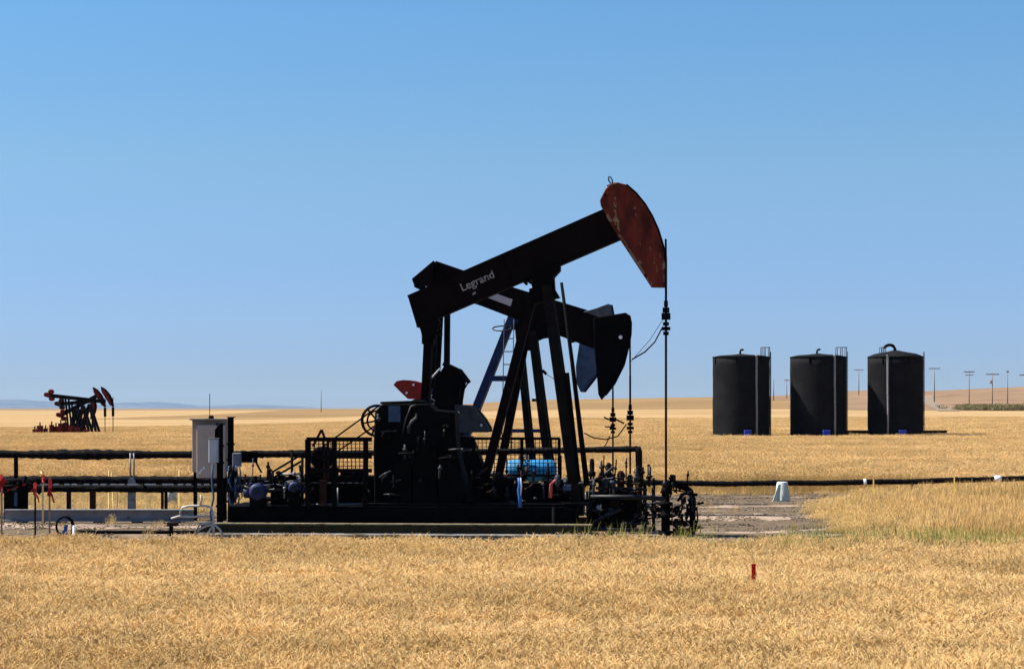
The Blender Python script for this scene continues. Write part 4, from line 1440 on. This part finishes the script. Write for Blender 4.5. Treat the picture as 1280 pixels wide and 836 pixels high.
def dark_post(px, w, top, Y, label):
    s = F / Y
    t = thing('steel_post', ((px - 640) / s, Y, 0), label, 'post', 'black posts by the electrical cabinet')
    H = EYE - (top - HORIZON) / s
    ww = w / s / 2
    MB().box(-ww, ww, -0.09, 0.09, 0, H).build('shaft', 'black', t)
    MB().box(-ww - 0.03, ww + 0.05, -0.11, 0.11, H, H + 0.03).build('cap', 'black', t)
    mb = MB()
    for z in (0.8, 1.5, 2.1, 2.6):
        if z < H:
            mb.box(-ww - 0.03, ww + 0.06, -0.12, -0.09, z, z + 0.06)
    mb.each('strap', 'black', t)
    return t
dark_post(275, 7, 530, 57.6, 'black steel post carrying the pale grey junction box')
dark_post(288.5, 6.5, 522, 60.5, 'taller black steel post right of the grey cabinet')
jb = thing('junction_box', at(267, 562, 57.3), 'pale grey junction box hung on the black post', 'junction box')
a, b = at(261.5, 548, 57.3) - jb.location, at(273, 578, 57.3) - jb.location
MB().box(a.x, b.x, -0.12, 0.12, b.z, a.z).build('case', 'box', jb, bevel=0.012)
MB().box(a.x + 0.04, b.x - 0.03, -0.135, -0.121, b.z + 0.03, a.z - 0.03).build('lid', 'box', jb)
MB().box(a.x - 0.02, b.x + 0.02, -0.15, 0.14, a.z, a.z + 0.02).build('hood', 'cabside', jb)
MB().tube([(a.x + 0.2, 0, a.z), (a.x + 0.2, 0, a.z + 0.25), (a.x + 0.3, 0, a.z + 0.42), (a.x + 0.34, 0.1, a.z + 0.42)], 0.035, 8).build('cable_gland', 'black', jb)
MB().box(b.x - 0.12, b.x + 0.08, 0.12, 0.26, -0.1, 0.1).build('bracket', 'black', jb)
sb = thing('switch_box', at(296, 574, 60.2), 'small grey switch box low on the taller black post', 'switch box')
a, b = at(291, 566, 60.2) - sb.location, at(301, 583, 60.2) - sb.location
MB().box(a.x, b.x, -0.1, 0.2, b.z, a.z).build('case', 'greybeam', sb, bevel=0.01)
MB().box(a.x + 0.03, b.x - 0.03, -0.115, -0.101, b.z + 0.03, a.z - 0.03).build('lid', 'greybeam', sb)
MB().box(a.x - 0.12, a.x + 0.02, 0.0, 0.3, -0.06, 0.06).build('bracket', 'black', sb)
sp = thing('blank_sign', at(311, 571, 60.4), 'dark blank sign board right of the small switch box', 'sign')
a, b = at(301.5, 564.5, 60.4) - sp.location, at(322, 578, 60.4) - sp.location
MB().box(a.x, b.x, -0.015, 0.015, b.z, a.z).build('panel', 'black', sp)
MB().box(a.x - 0.4, b.x - 0.02, 0.02, 0.06, -0.03, 0.03).build('arm', 'black', sp)
MB().bar((b.x - 0.05, 0.04, b.z), (b.x + 0.12, 0.04, b.z - 0.32), 0.06, 0.03).build('stay', 'brown', sp)
# blue wires and white conduits
wb = thing('cable_loom', (at(292, 640, 59.8).x, 59.8, 0), 'loose loom of blue cables hanging below the switch box', 'cables')
o = wb.location.copy()
for m_, seed in (('royal', 3), ('slate', 5), ('black', 9)):
    rr = random.Random(seed)
    mb = MB()
    for k in range(5):
        pts = []
        x = rr.uniform(286, 299)
        for i in range(7):
            pts.append(at(x + rr.uniform(-4, 4) * (0.3 + i / 6), 582 + i * 9.4, 59.8) - o + Vector((0, rr.uniform(-0.1, 0.1), 0)))
        pts[-1].z = max(pts[-1].z, 0.0)
        mb.tube(pts, 0.022, 6)
    mb.build('cable', m_, wb)
wb2 = pxpipe('blue_cable', [(266, 580), (265, 600), (267, 622), (263, 640), (266, 668)], 57.0, 0.03, 'slate', 'slate blue cable running down the junction box post', 'cable')
cd = thing('conduit', (at(267, 672, 53.5).x, 53.5, 0), 'tangle of pale bent conduits at the foot of the black post', 'conduit')
o = cd.location.copy()
for pts in ([(267, 673), (267, 655), (266, 640), (264, 634), (256, 632), (236, 632), (228, 634), (225, 640), (226, 644)],
            [(214, 648), (224, 645), (240, 645.5), (262, 645)],
            [(267, 655), (258, 657), (249, 661), (246, 668), (252, 670), (260, 666), (266, 657)],
            [(266, 652), (250, 655), (244, 664), (248, 671)],
            [(268, 655), (275, 662), (279, 670)],
            [(250, 632), (252, 624), (251, 618)]):
    P3 = [at(x, y, 53.5) - o for x, y in pts]
    for q in P3:
        q.z = max(q.z, 0.03)
    MB().tube(P3, 0.032, 8).build('bent_pipe', 'conduit', cd)
MB().box(at(210, 648, 53.5).x - o.x, at(222, 648, 53.5).x - o.x, -0.15, 0.15, 0.48, 0.58).build('end_cap', 'brown', cd)
MB().box(at(212, 648, 53.5).x - o.x, at(216, 648, 53.5).x - o.x, -0.05, 0.05, 0.0, 0.48).build('stand', 'black', cd)

# blue electric motors on the skid front
def blue_motor(px, py, r, Y, label):
    s = F / Y
    t = thing('pump_motor', ((px - 640) / s, Y, 0), label, 'motor', 'blue electric motors on the skid')
    z = EYE - (py - HORIZON) / s
    rr = r / s
    mb = MB()
    mb.lathe((0, -0.35, z), [(rr * 0.55, 0), (rr * 0.95, 0.03), (rr, 0.10), (rr, 0.62), (rr * 0.8, 0.7)], 20, 'y')
    for k in range(10):
        t_ = 2 * math.pi * k / 10
        mb.bar((math.cos(t_) * rr, 0, z + math.sin(t_) * rr), (math.cos(t_) * rr * 1.08, 0, z + math.sin(t_) * rr * 1.08), 0.02, 0.5)
    mb.build('casing', 'royal', t)
    MB().lathe((0, -0.42, z), [(0.05, 0), (0.05, 0.1)], 10, 'y').build('shaft', 'steel', t)
    MB().lathe((-rr * 1.25, 0, z - rr * 0.1), [(rr * 0.6, -rr * 0.5), (rr * 0.6, rr * 0.5)], 14, 'x').build('terminal_box', 'royal', t)
    MB().box(-rr * 0.9, rr * 0.9, -0.3, 0.3, 0.9, max(0.95, z - rr * 0.7)).build('foot', 'black', t)
    return t
blue_motor(323, 614, 10.5, 56.4, 'larger blue electric motor at the left end of the skid')
blue_motor(369, 609, 8, 56.6, 'smaller blue electric motor left of the guard frame')
hr = thing('hand_rail', (at(360, 631, 56.8).x, 56.8, 0.9), 'two slanting black rails beside the smaller blue motor', 'rail')
o = hr.location.copy()
mb = MB()
for dy in (0, 4):
    mb.tube([at(340, 590 + dy * 2, 56.8) - o, at(377, 568 + dy * 2, 56.8) - o], 0.035, 6)
for px, t_ in ((365, 562), (378, 572), (341, 588)):
    q = at(px, t_, 56.8) - o
    mb.tube([(q.x, 0, 0), q], 0.04, 6)
mb.build('rail', 'black', hr)
mb = MB()
for k in range(8):
    q = at(343 + k * 4.5, 600 - 3 * (k % 3), 56.9) - o
    mb.box(q.x - 0.09, q.x + 0.09, -0.1, 0.1, 0, q.z)
mb.each('plinth', 'black', hr)

clutter(hr, 304, 384, 592, 630, 56.5, 0.93 - hr.location.z, (('black', 34), ('darkgrey', 10), ('royal', 6), ('steel', 8), ('galv', 5)), 41)
# ------------------------------------------------------------------ guard frames with wire mesh
def guard(px0, px1, top, mid, bot, Y, posts, label, rail=0.07, zfoot=0.9, cell=5.0):
    s = F / Y
    o = Vector(((px0 + px1) / 2 / s - 640 / s, Y, zfoot))
    t = thing('guard_frame', o, label, 'guard frame', 'wire mesh guards round the pumpjacks')
    g = lambda px, py: at(px, py, Y) - o
    for px in posts:
        q = g(px, top)
        MB().box(q.x - rail, q.x + rail, -rail, rail, 0, q.z).build('post', 'black', t)
    for py, r_ in ((top, rail * 0.9), (mid, rail * 0.7), (bot, rail * 0.8)):
        a, b = g(px0, py), g(px1, py)
        MB().box(a.x, b.x, -rail * 0.6 + 0.003, rail * 0.6 - 0.003, a.z - r_, a.z + r_).build('rail', 'beam', t)
    mb = MB()
    a, b = g(px0, top), g(px1, bot)
    nx = int((px1 - px0) / cell)
    for i in range(1, nx):
        x = a.x + (b.x - a.x) * i / nx
        mb.box(x - 0.012, x + 0.012, -0.012, 0.012, b.z, a.z)
    nz = int((bot - top) / cell)
    for i in range(1, nz):
        z = a.z + (b.z - a.z) * i / nz
        mb.box(a.x, b.x, 0.012, 0.030, z - 0.010, z + 0.010)
    mb.build('wire_mesh', 'black', t)
    return t
guard(383, 465, 549, 571, 588, 55.9, (384.5, 457, 418), 'black mesh guard frame below the belts left of the gearbox')
guard(572, 700, 548, 566, 594, 62.5, (584, 592, 652, 699), 'black mesh guard frame standing behind the samson legs', 0.05, 0.0)
# triangular brace on the first guard
br = MB()
q = at(402, 537, 56.3)
o = Vector((q.x, q.y, 0.9))
for a, b in (((391, 558), (402, 537)), ((402, 537), (406, 548)), ((404, 548), (406, 600)), ((410, 548), (410, 600))):
    br.bar(at(a[0], a[1], 56.3) - o, at(b[0], b[1], 56.3) - o, 0.07)
br.bar(at(404, 600, 56.3) - o, at(404, 631.5, 56.3) - o, 0.2)
tag(br.build('belt_bracket', 'brown', None, o), 'peaked brown bracket poking above the left guard frame', 'bracket')

# light blue vessel behind the legs
bt = thing('blue_tank', (at(670, 640, 64.2).x, 64.2, 0), 'light blue horizontal tank behind the samson legs', 'tank')
o = bt.location.copy()
a, b = at(632, 588, 64.2) - o, at(696, 588, 64.2) - o
mb = MB()
rr = 0.36
mb.lathe((a.x, 0, a.z), [(rr * 0.4, 0), (rr * 0.85, 0.06), (rr, 0.16), (rr, b.x - a.x - 0.16), (rr * 0.85, b.x - a.x - 0.06), (rr * 0.4, b.x - a.x)], 28, 'x')
mb.build('shell', 'sky_blue', bt)
mb = MB()
for xx in (a.x + 0.4, b.x - 0.4):
    mb.box(xx - 0.08, xx + 0.08, -0.3, 0.3, 0, a.z - rr * 0.6)
mb.each('saddle', 'royal', bt)
mb = MB()
mb.torus(at(654, 571, 64.2) - o + Vector((0, -0.3, 0)), 0.12, 0.03, 'y', 16)
mb.tube([at(648, 572, 63.9) - o, at(661, 570, 63.9) - o], 0.03, 6)
mb.tube([at(654, 571, 63.9) - o, at(656, 580, 64.2) - o], 0.03, 6)
mb.build('filler_valve', 'galv', bt)
rag = thing('blue_hose', (at(650, 640, 56.0).x, 55.4, 0.9), 'bright blue and white hose hanging near the middle leg', 'hose')
o = rag.location.copy()
MB().tube([at(649, 597, 55.4) - o, at(650, 605, 55.4) - o, at(648.5, 613, 55.4) - o, at(650, 622, 55.4) - o, Vector((0.0, 0, 0.0))], 0.055, 8).build('hose', 'cobalt', rag)
MB().tube([at(651, 597, 55.3) - o, at(652, 608, 55.3) - o, at(651, 619, 55.3) - o], 0.018, 6).build('cord', 'box', rag)

# ------------------------------------------------------------------ right hand pipeline, concrete blocks, markers
rp = thing('pipeline', (at(1060, 620, 80).x, 80.0, 0), 'long black pipeline crossing low to the right edge', 'pipeline')
o = rp.location.copy()
pts = []
for px, py in ((798, 602.5), (850, 603.5), (910, 604.6), (974, 603.2), (1030, 603.6), (1090, 602), (1140, 601.8), (1180, 600), (1240, 599), (1280, 597.5), (1340, 596), (1500, 592), (1650, 589)):
    pts.append(at(px, py, 80.0) - o)
out = []
for a, b in zip(pts[:-1], pts[1:]):
    for i in range(30):
        out.append(a.lerp(b, i / 30))
mb = MB().tube(out, [0.115 * (1 + random.uniform(-0.1, 0.1)) for _ in out], 9, 0.06)
mb.build('pipe_run', 'pipe', rp)
mb = MB()
for px, py, w in ((1081, 602.3, 0.12), (1247, 598.2, 0.3)):
    c = at(px, py, 80.0) - o
    mb.lathe(c, [(0.135, -w / 2), (0.14, 0), (0.135, w / 2)], 12, 'x')
mb.each('white_wrap', 'white', rp)
mb = MB()
for px in (834, 1140, 1220, 1300):
    c = at(px, 602, 80.0) - o
    mb.box(c.x - 0.05, c.x + 0.05, -0.05, 0.05, 0, c.z - 0.08)
mb.each('stub_post', 'brown', rp)

def concrete_block(px0, px1, top, Y, label, wedge):
    s = F / Y
    o = Vector((((px0 + px1) / 2 - 640) / s, Y, 0))
    H = EYE - (top - HORIZON) / s
    w = (px1 - px0) / s
    t = thing('concrete_weight', o, label, 'concrete block', 'pale concrete weights')
    mb = MB()
    if wedge:
        mb.lathe((0.10 * w, 0, 0), [(w * 0.42, 0), (w * 0.40, 0.05), (w * 0.30, H - 0.04), (w * 0.27, H)], 18)
        mb.build('cone', 'concrete', t)
        MB().prism([(-w * 0.5, 0), (-w * 0.10, 0), (-w * 0.05, H * 0.9), (-w * 0.18, H * 0.88)], -0.38, -0.30).build('slab', 'concrete', t)
    else:
        mb.lathe((0, 0, 0), [(w * 0.5, 0), (w * 0.5, H - 0.05), (w * 0.44, H)], 18)
        mb.build('drum', 'concrete', t)
    return t
concrete_block(964, 987, 602, 77.5, 'pale green white concrete cone under the right hand pipeline', True)
concrete_block(208, 221, 609, 74.0, 'pale concrete drum below the low left pipes', False)

def marker(px, top, Y, label):
    s = F / Y
    o = Vector(((px - 640) / s, Y, 0))
    t = thing('yellow_marker', o, label, 'marker stake', 'yellow marker stakes in the weeds', R(-40))
    H = EYE - (top - HORIZON) / s
    MB().box(-0.023, 0.023, -0.012, 0.012, 0, H).build('stake', 'yellow', t)
    MB().bar((0.0, -0.03, H - 0.35), (0.09, -0.03, H - 0.55), 0.07, 0.01).build('ribbon', 'yellow', t)
marker(1092, 599, 72.0, 'yellow marker stake where the weeds meet the bare pad')
marker(1193, 595, 71.0, 'yellow marker stake farther right in the greener weeds')
rs_ = thing('red_stake', (at(942, 724, 32).x, 32.0, 0), 'bright red stake standing alone in the foreground wheat', 'stake')
H = EYE - (704.5 - HORIZON) * 32 / F
MB().box(-0.034, 0.034, -0.02, 0.02, 0, H).build('lath', 'stake_red', rs_)
MB().box(-0.036, 0.036, -0.022, 0.022, H - 0.05, H + 0.003).build('painted_tip', 'stake_red', rs_)

# ------------------------------------------------------------------ storage tanks
def storage_tank(i, label, pipe_px, vent_px, big_vent, rail_px, blue_px, apex):
    cxp, wpx, _ = TANKS[i]
    s = F / TY
    X = (cxp - 640) / s
    z0 = float(tz(X, TY))
    r = wpx / s / 2
    t = thing('storage_tank', (X, TY, z0), label, 'storage tank', 'black storage tanks in the wheat')
    top = EYE - (447 - HORIZON) / s - z0
    mb = MB()
    prof = [(r, -0.2)] + [(r * (1 + random.uniform(-0.006, 0.006)), top * k / 12) for k in range(1, 12)] + [(r, top)]
    mb.lathe((0, 0, 0), prof, 56)
    mb.build('shell', 'tank', t)
    zt = EYE - (apex - HORIZON) / s - z0
    mb = MB()
    mb.lathe((0, 0, 0), [(r + 0.05, top + 0.003), (r + 0.05, top + 0.06), (r * 0.75, top + 0.05 + (zt - top) * 0.45), (r * 0.35, top + (zt - top) * 0.8), (0.25, zt), (0.12, zt + 0.02)], 56)
    rf = mb.build('roof', 'tank', t)
    x = lambda px: (px - cxp) / s
    # pale vertical overflow pipe on the shaded side
    xp = x(pipe_px)
    yp = -math.sqrt(max(0.0, r * r - xp * xp)) - 0.10
    mb = MB().tube([(xp, yp, 0), (xp + 0.02, yp, top * 0.35), (xp - 0.01, yp, top * 0.7), (xp, yp, top + 0.02), (xp, yp + 0.3, top + 0.12)], 0.085, 8)
    mb.build('overflow_pipe', 'galv', t)
    xv = x(vent_px)
    mb = MB()
    zv = top + (zt - top) * 0.6
    if big_vent:
        pts = [(xv - 0.05, 0, zt - 0.1), (xv - 0.05, 0, zt + 0.25)]
        pts = [(xv + 0.5 + 0.45 * math.cos(R(a)) - 0.1, 0, zt + 0.08 + 0.38 * math.sin(R(a))) for a in range(-20, 171, 19)]
        mb.tube(pts, 0.13, 10)
        mb.tube([(xv + 0.8, 0, zt - 0.3), pts[0]], 0.13, 10)
    else:
        mb.tube([(xv - 0.05, 0, zv - 0.1), (xv - 0.05, 0, zv + 0.3), (xv, 0, zv + 0.45), (xv + 0.15, 0, zv + 0.5), (xv + 0.22, 0, zv + 0.42)], 0.085, 8)
    mb.build('vent_pipe', 'black', rf)
    # ladder top rails
    mb = MB()
    for k, px in enumerate(rail_px):
        mb.tube([(x(px), -0.3, top * 0.98), (x(px), -0.3, top + 0.85)], 0.03, 6)
        mb.tube([(x(px), 0.5, top * 0.98), (x(px), 0.5, top + 0.85)], 0.03, 6)
    mb.tube([(x(rail_px[0]) - 0.08, -0.3, top + 0.85), (x(rail_px[-1]) + 0.05, -0.3, top + 0.85)], 0.035, 6)
    mb.tube([(x(rail_px[0]), -0.3, top + 0.85), (x(rail_px[0]), 0.5, top + 0.85)], 0.03, 6)
    mb.tube([(x(rail_px[-1]), -0.3, top + 0.85), (x(rail_px[-1]), 0.5, top + 0.85)], 0.03, 6)
    mb.build('guard_rail', 'darkgrey', t)
    mb = MB()
    yl = 0.3
    for dy in (-0.2, 0.2):
        mb.tube([(r + 0.12, yl + dy, 0.0), (r + 0.12, yl + dy, top + 0.5)], 0.025, 6)
    for k in range(int(top / 0.35)):
        mb.tube([(r + 0.12, yl - 0.2, 0.3 + k * 0.35), (r + 0.12, yl + 0.2, 0.3 + k * 0.35)], 0.018, 5)
    mb.build('ladder', 'black', t)
    xb = x(blue_px)
    yb = -math.sqrt(max(0.0, r * r - xb * xb))
    mb = MB()
    mb.lathe((xb, yb - 0.32, 0.55), [(0.36, 0), (0.42, 0.05), (0.42, 0.25), (0.36, 0.5)], 14, 'y')
    mb.box(xb - 0.3, xb + 0.3, yb - 0.3, yb + 0.2, 0.8, 1.2)
    mb.build('manway_box', 'tank_blue', t, bevel=0.03)
    mb = MB()
    for k in range(7):
        a = R(200 + 18 * k + 7 * i)
        mb.box(r * math.cos(a) - 0.05, r * math.cos(a) + 0.05, r * math.sin(a) - 0.06, r * math.sin(a) + 0.06, top - 0.05 - 0.5 * ((k * 7 + i) % 3 == 0), top + 0.02)
    mb.each('rim_lug', 'black', t)
storage_tank(0, 'leftmost black storage tank, its left half fully sunlit', 941.5, 926, False, (952, 956, 961.5), 930, 442.5)
storage_tank(1, 'middle black storage tank with a slanting shadow across it', 1038, 1022, False, (1046, 1052, 1057.5), 1027, 442)
storage_tank(2, 'rightmost black storage tank with a peaked roof and big curved vent', 1103.5, 1106, True, (1101, 1104, 1106), 1121, 438)
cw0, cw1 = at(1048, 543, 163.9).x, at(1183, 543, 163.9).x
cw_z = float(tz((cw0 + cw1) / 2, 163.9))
cwo = MB().box(-(cw1 - cw0) / 2, (cw1 - cw0) / 2, -0.2, 0.2, -0.1, 1.02).box(-(cw1 - cw0) / 2 - 0.05, (cw1 - cw0) / 2 + 0.05, -0.26, 0.26, 1.02, 1.08).build('dark_strip_wall', 'tank', None, ((cw0 + cw1) / 2, 163.9, cw_z))  # upright black box added to draw the dark strip beside the tanks
tag(cwo, 'low black wall drawing a dark strip behind the foot of the rightmost tank', 'wall', kind='thing')
def tpad(s, t):
    return TX[0] - 3.6 + s * (TX[2] - TX[0] + 7.6), TY - 3.6 + t * 7.4
tag(sheet('tank_pad', 'gravel', tpad, 10, 6, 0.02), 'gravel pad under the three black tanks', 'pad', kind='structure')

# ------------------------------------------------------------------ distant red and black pumpjacks
DG = 'distant pumpjacks at the left'
def far_pump(px, Y, label, tail, head, piv, foot, headpoly, cw):
    P = Pump('distant_pumpjack', px, Y, 0.0, label, DG)
    mb = MB()
    mb.bar(P.P(*tail), P.P(*head), 0.46, 0.4)
    P.part(mb, 'walking_beam', 'black')
    mb = MB().prism(P.poly(headpoly), -0.25, 0.25)
    hh = P.part(mb, 'horse_head', 'dull_red')
    mb = MB()
    for a, b in zip(headpoly[:4], headpoly[1:5]):
        mb.bar(P.P(*a), P.P(*b), 0.16, 0.6)
    P.part(mb, 'arc_plate', 'black', hh)
    for dx in foot:
        for sgn in (-1, 1):
            MB().bar(P.P(piv[0], piv[1] + 3, sgn * 0.3), P.P(piv[0] + dx, P.y0, sgn * 1.1), 0.27).build('samson_leg', 'black', P.root)
    mb = MB()
    c = P.P(*tail)
    for dx, dz in ((0, 0.0), (0.35, 0.55), (0.45, -0.5), (-0.3, 0.1)):
        mb.lathe((c.x + dx * 0.8, -0.5, c.z + dz * 0.8), [(0.2, 0), (0.27, 0.05), (0.27, 0.95), (0.2, 1.0)], 12, 'y')
    P.part(mb, 'counterweight', cw)
    t_ = lerp(tail, head, 0.32)
    for sgn in (-1, 1):
        MB().bar(P.P(t_[0], t_[1], sgn * 0.8), P.P(t_[0] + 4, P.y0 - 10, sgn * 0.8), 0.2).build('pitman_arm', 'black', P.root)
    mb = MB()
    a, b = P.p(t_[0] - 6, P.y0 - 14), P.p(t_[0] + 14, P.y0)
    mb.box(a[0], b[0], -0.7, 0.7, 0.25, a[1])
    P.part(mb, 'gearbox', 'dull_red')
    a, b = P.p(tail[0] - 4, P.y0), P.p(piv[0] + 24, P.y0)
    P.part(MB().box(a[0], b[0], -1.1, 1.1, 0, 0.25), 'skid', 'brown')
    hx_, hy_ = headpoly[4]
    MB().tube([P.P(hx_, hy_ - 12), P.P(hx_, P.y0)], 0.05, 6).build('polished_rod', 'steel', P.root)
    c = P.P(hx_, hy_ + 7)
    MB().box(c.x - 0.12, c.x + 0.12, -0.2, 0.2, c.z - 0.5, c.z + 0.6).build('carrier_bar', 'black', P.root)
    return P
hp = lambda dx, dy: [(126.5 + dx, 484 + dy), (131.5 + dx, 487 + dy), (136.5 + dx, 493 + dy), (140 + dx, 500 + dy), (141.3 + dx, 508 + dy), (137.5 + dx, 506 + dy), (132 + dx, 497 + dy), (127.5 + dx, 490 + dy)]
far_pump(104, 228.0, 'distant pumpjack with the highest red tail weight and farthest right head', (61, 494), (132, 502), (112, 502), (-14, 13), hp(0, 0), 'dull_red')
far_pump(100, 232.0, 'distant pumpjack with a low sloping beam behind its taller twin', (76, 519), (126, 492), (104, 504), (-12, 12), hp(-10, 0.5), 'dull_red')
far_pump(92, 236.0, 'hindmost distant pumpjack with a drooping red head', (74, 505), (117, 501), (96, 504), (-10, 10), [(116, 497), (119, 502), (120, 508), (119, 514), (116, 522), (113, 524), (114, 512), (113, 502)], 'brown')
def red_unit(px, w, h, Y, label):
    s = F / Y
    o = Vector(((px - 640) / s, Y, 0))
    t = thing('engine_skid', o, label, 'engine', 'red and brown machines by the distant pumpjacks')
    MB().box(-w / s / 2, w / s / 2, -0.6, 0.6, 0.1, h / s).build('housing', 'dull_red', t)
    MB().box(-w / s / 2 - 0.1, w / s / 2 + 0.1, -0.7, 0.7, 0, 0.1).build('base', 'brown', t)
    MB().tube([(0, 0, h / s), (0, 0, h / s + 0.4)], 0.08, 6).build('stack', 'black', t)
red_unit(50, 5, 18, 227, 'red engine box, leftmost beside the distant pumpjacks')
red_unit(64.5, 3, 19, 227, 'narrow red engine box right of the leftmost distant one')
red_unit(76, 4, 21, 226.5, 'tall red engine box below the distant tail weights')
red_unit(89, 6, 18, 226.5, 'broad red engine box below the distant beams')
red_unit(43.5, 3, 13, 228, 'small low red box at the outer left end')
red_unit(57, 2.5, 14, 228.5, 'low brown red box second from the outer left end')
red_unit(70, 3.5, 17, 228, 'mid sized red box left of the tall engine box')
red_unit(82, 3.5, 22, 227.5, 'slim tall red box right of the tall engine box')
red_unit(97, 4.5, 16, 226.5, 'red box between the legs of the nearest distant pumpjack')
red_unit(107, 4, 13, 226, 'low red box at the right foot of the distant group')
pf = thing('pipe_rail', (at(20, 545, 224).x, 224.0, 0), 'thin dark pipe rail left of the distant pumpjacks', 'rail')
o = pf.location.copy()
mb = MB()
mb.tube([at(-60, 543.5, 224) - o, at(25, 543, 224) - o], 0.08, 6)
mb.build('rail', 'black', pf)
mb = MB()
for px in (-55, -15, 25):
    q = at(px, 541, 224) - o
    mb.box(q.x - 0.06, q.x + 0.06, -0.06, 0.06, 0, q.z)
mb.build('post', 'black', pf)

# ------------------------------------------------------------------ utility poles on the rise and masts on the skyline
def utility_pole(px, top, Y, arm, label, double=False, transformer=False, r=0.16):
    X = (px - 640) * Y / F
    z0 = float(surf(X, Y)) - 0.1
    H = EYE - (top - HORIZON) * Y / F - z0
    t = thing('utility_pole', (X, Y, z0), label, 'utility pole', 'utility poles along the rise')
    MB().tube([(0, 0, 0), (0, 0, H)], [r * 0.95, r * 0.62], 8).build('pole', 'pole', t)
    if arm:
        MB().box(-arm, arm, -0.23, -0.15, H - 0.55, H - 0.30).build('cross_arm', 'pole', t)
        mb = MB()
        for dx in (-arm * 0.9, -arm * 0.3, arm * 0.3, arm * 0.9):
            mb.lathe((dx, -0.19, H - 0.3), [(0.07, 0), (0.1, 0.1), (0.06, 0.3)], 8)
        mb.each('insulator', 'galv', t)
        if double:
            MB().box(-arm * 0.8, arm * 0.8, -0.22, -0.15, H - 1.4, H - 1.2).build('cross_arm', 'pole', t)
    if transformer:
        MB().lathe((-0.5, 0, H - 3.2), [(0.28, 0), (0.32, 0.1), (0.32, 1.0), (0.2, 1.15)], 12).build('transformer', 'galv', t)
    return t
utility_pole(967, 475, 700, 0, 'bare pole between the left and middle tanks', r=0.2)
utility_pole(983.5, 474, 760, 0.9, 'faint pole just left of the middle tank', r=0.16)
utility_pole(1073.5, 461, 800, 1.9, 'utility pole between the middle and right tanks', r=0.2)
utility_pole(1168, 459, 640, 1.9, 'utility pole just right of the rightmost tank', r=0.2)
utility_pole(1211.5, 463, 560, 1.5, 'utility pole with a double crossarm, second right of the tanks', True)
utility_pole(1240.5, 466, 570, 1.9, 'utility pole with a transformer, third right of the tanks', False, True)
utility_pole(1259.5, 463, 560, 0.35, 'utility pole without a wide crossarm near the right edge')
utility_pole(1281, 467, 560, 1.6, 'utility pole cut by the right picture edge')
def mast(px, top, Y, label):
    X = (px - 640) * Y / F
    z0 = float(surf(X, Y)) - 0.1
    H = EYE - (top - HORIZON) * Y / F - z0
    t = thing('radio_mast', (X, Y, z0), label, 'mast', 'thin masts on the skyline')
    MB().tube([(0, 0, 0), (0, 0, H)], [0.16, 0.09], 6).build('pole', 'pole', t)
    MB().tube([(0, 0, H * 0.98), (0, 0, H + 0.5)], 0.05, 5).build('tip', 'galv', t)
mast(401.5, 488, 720, 'thin mast on the skyline left of the guard frame')
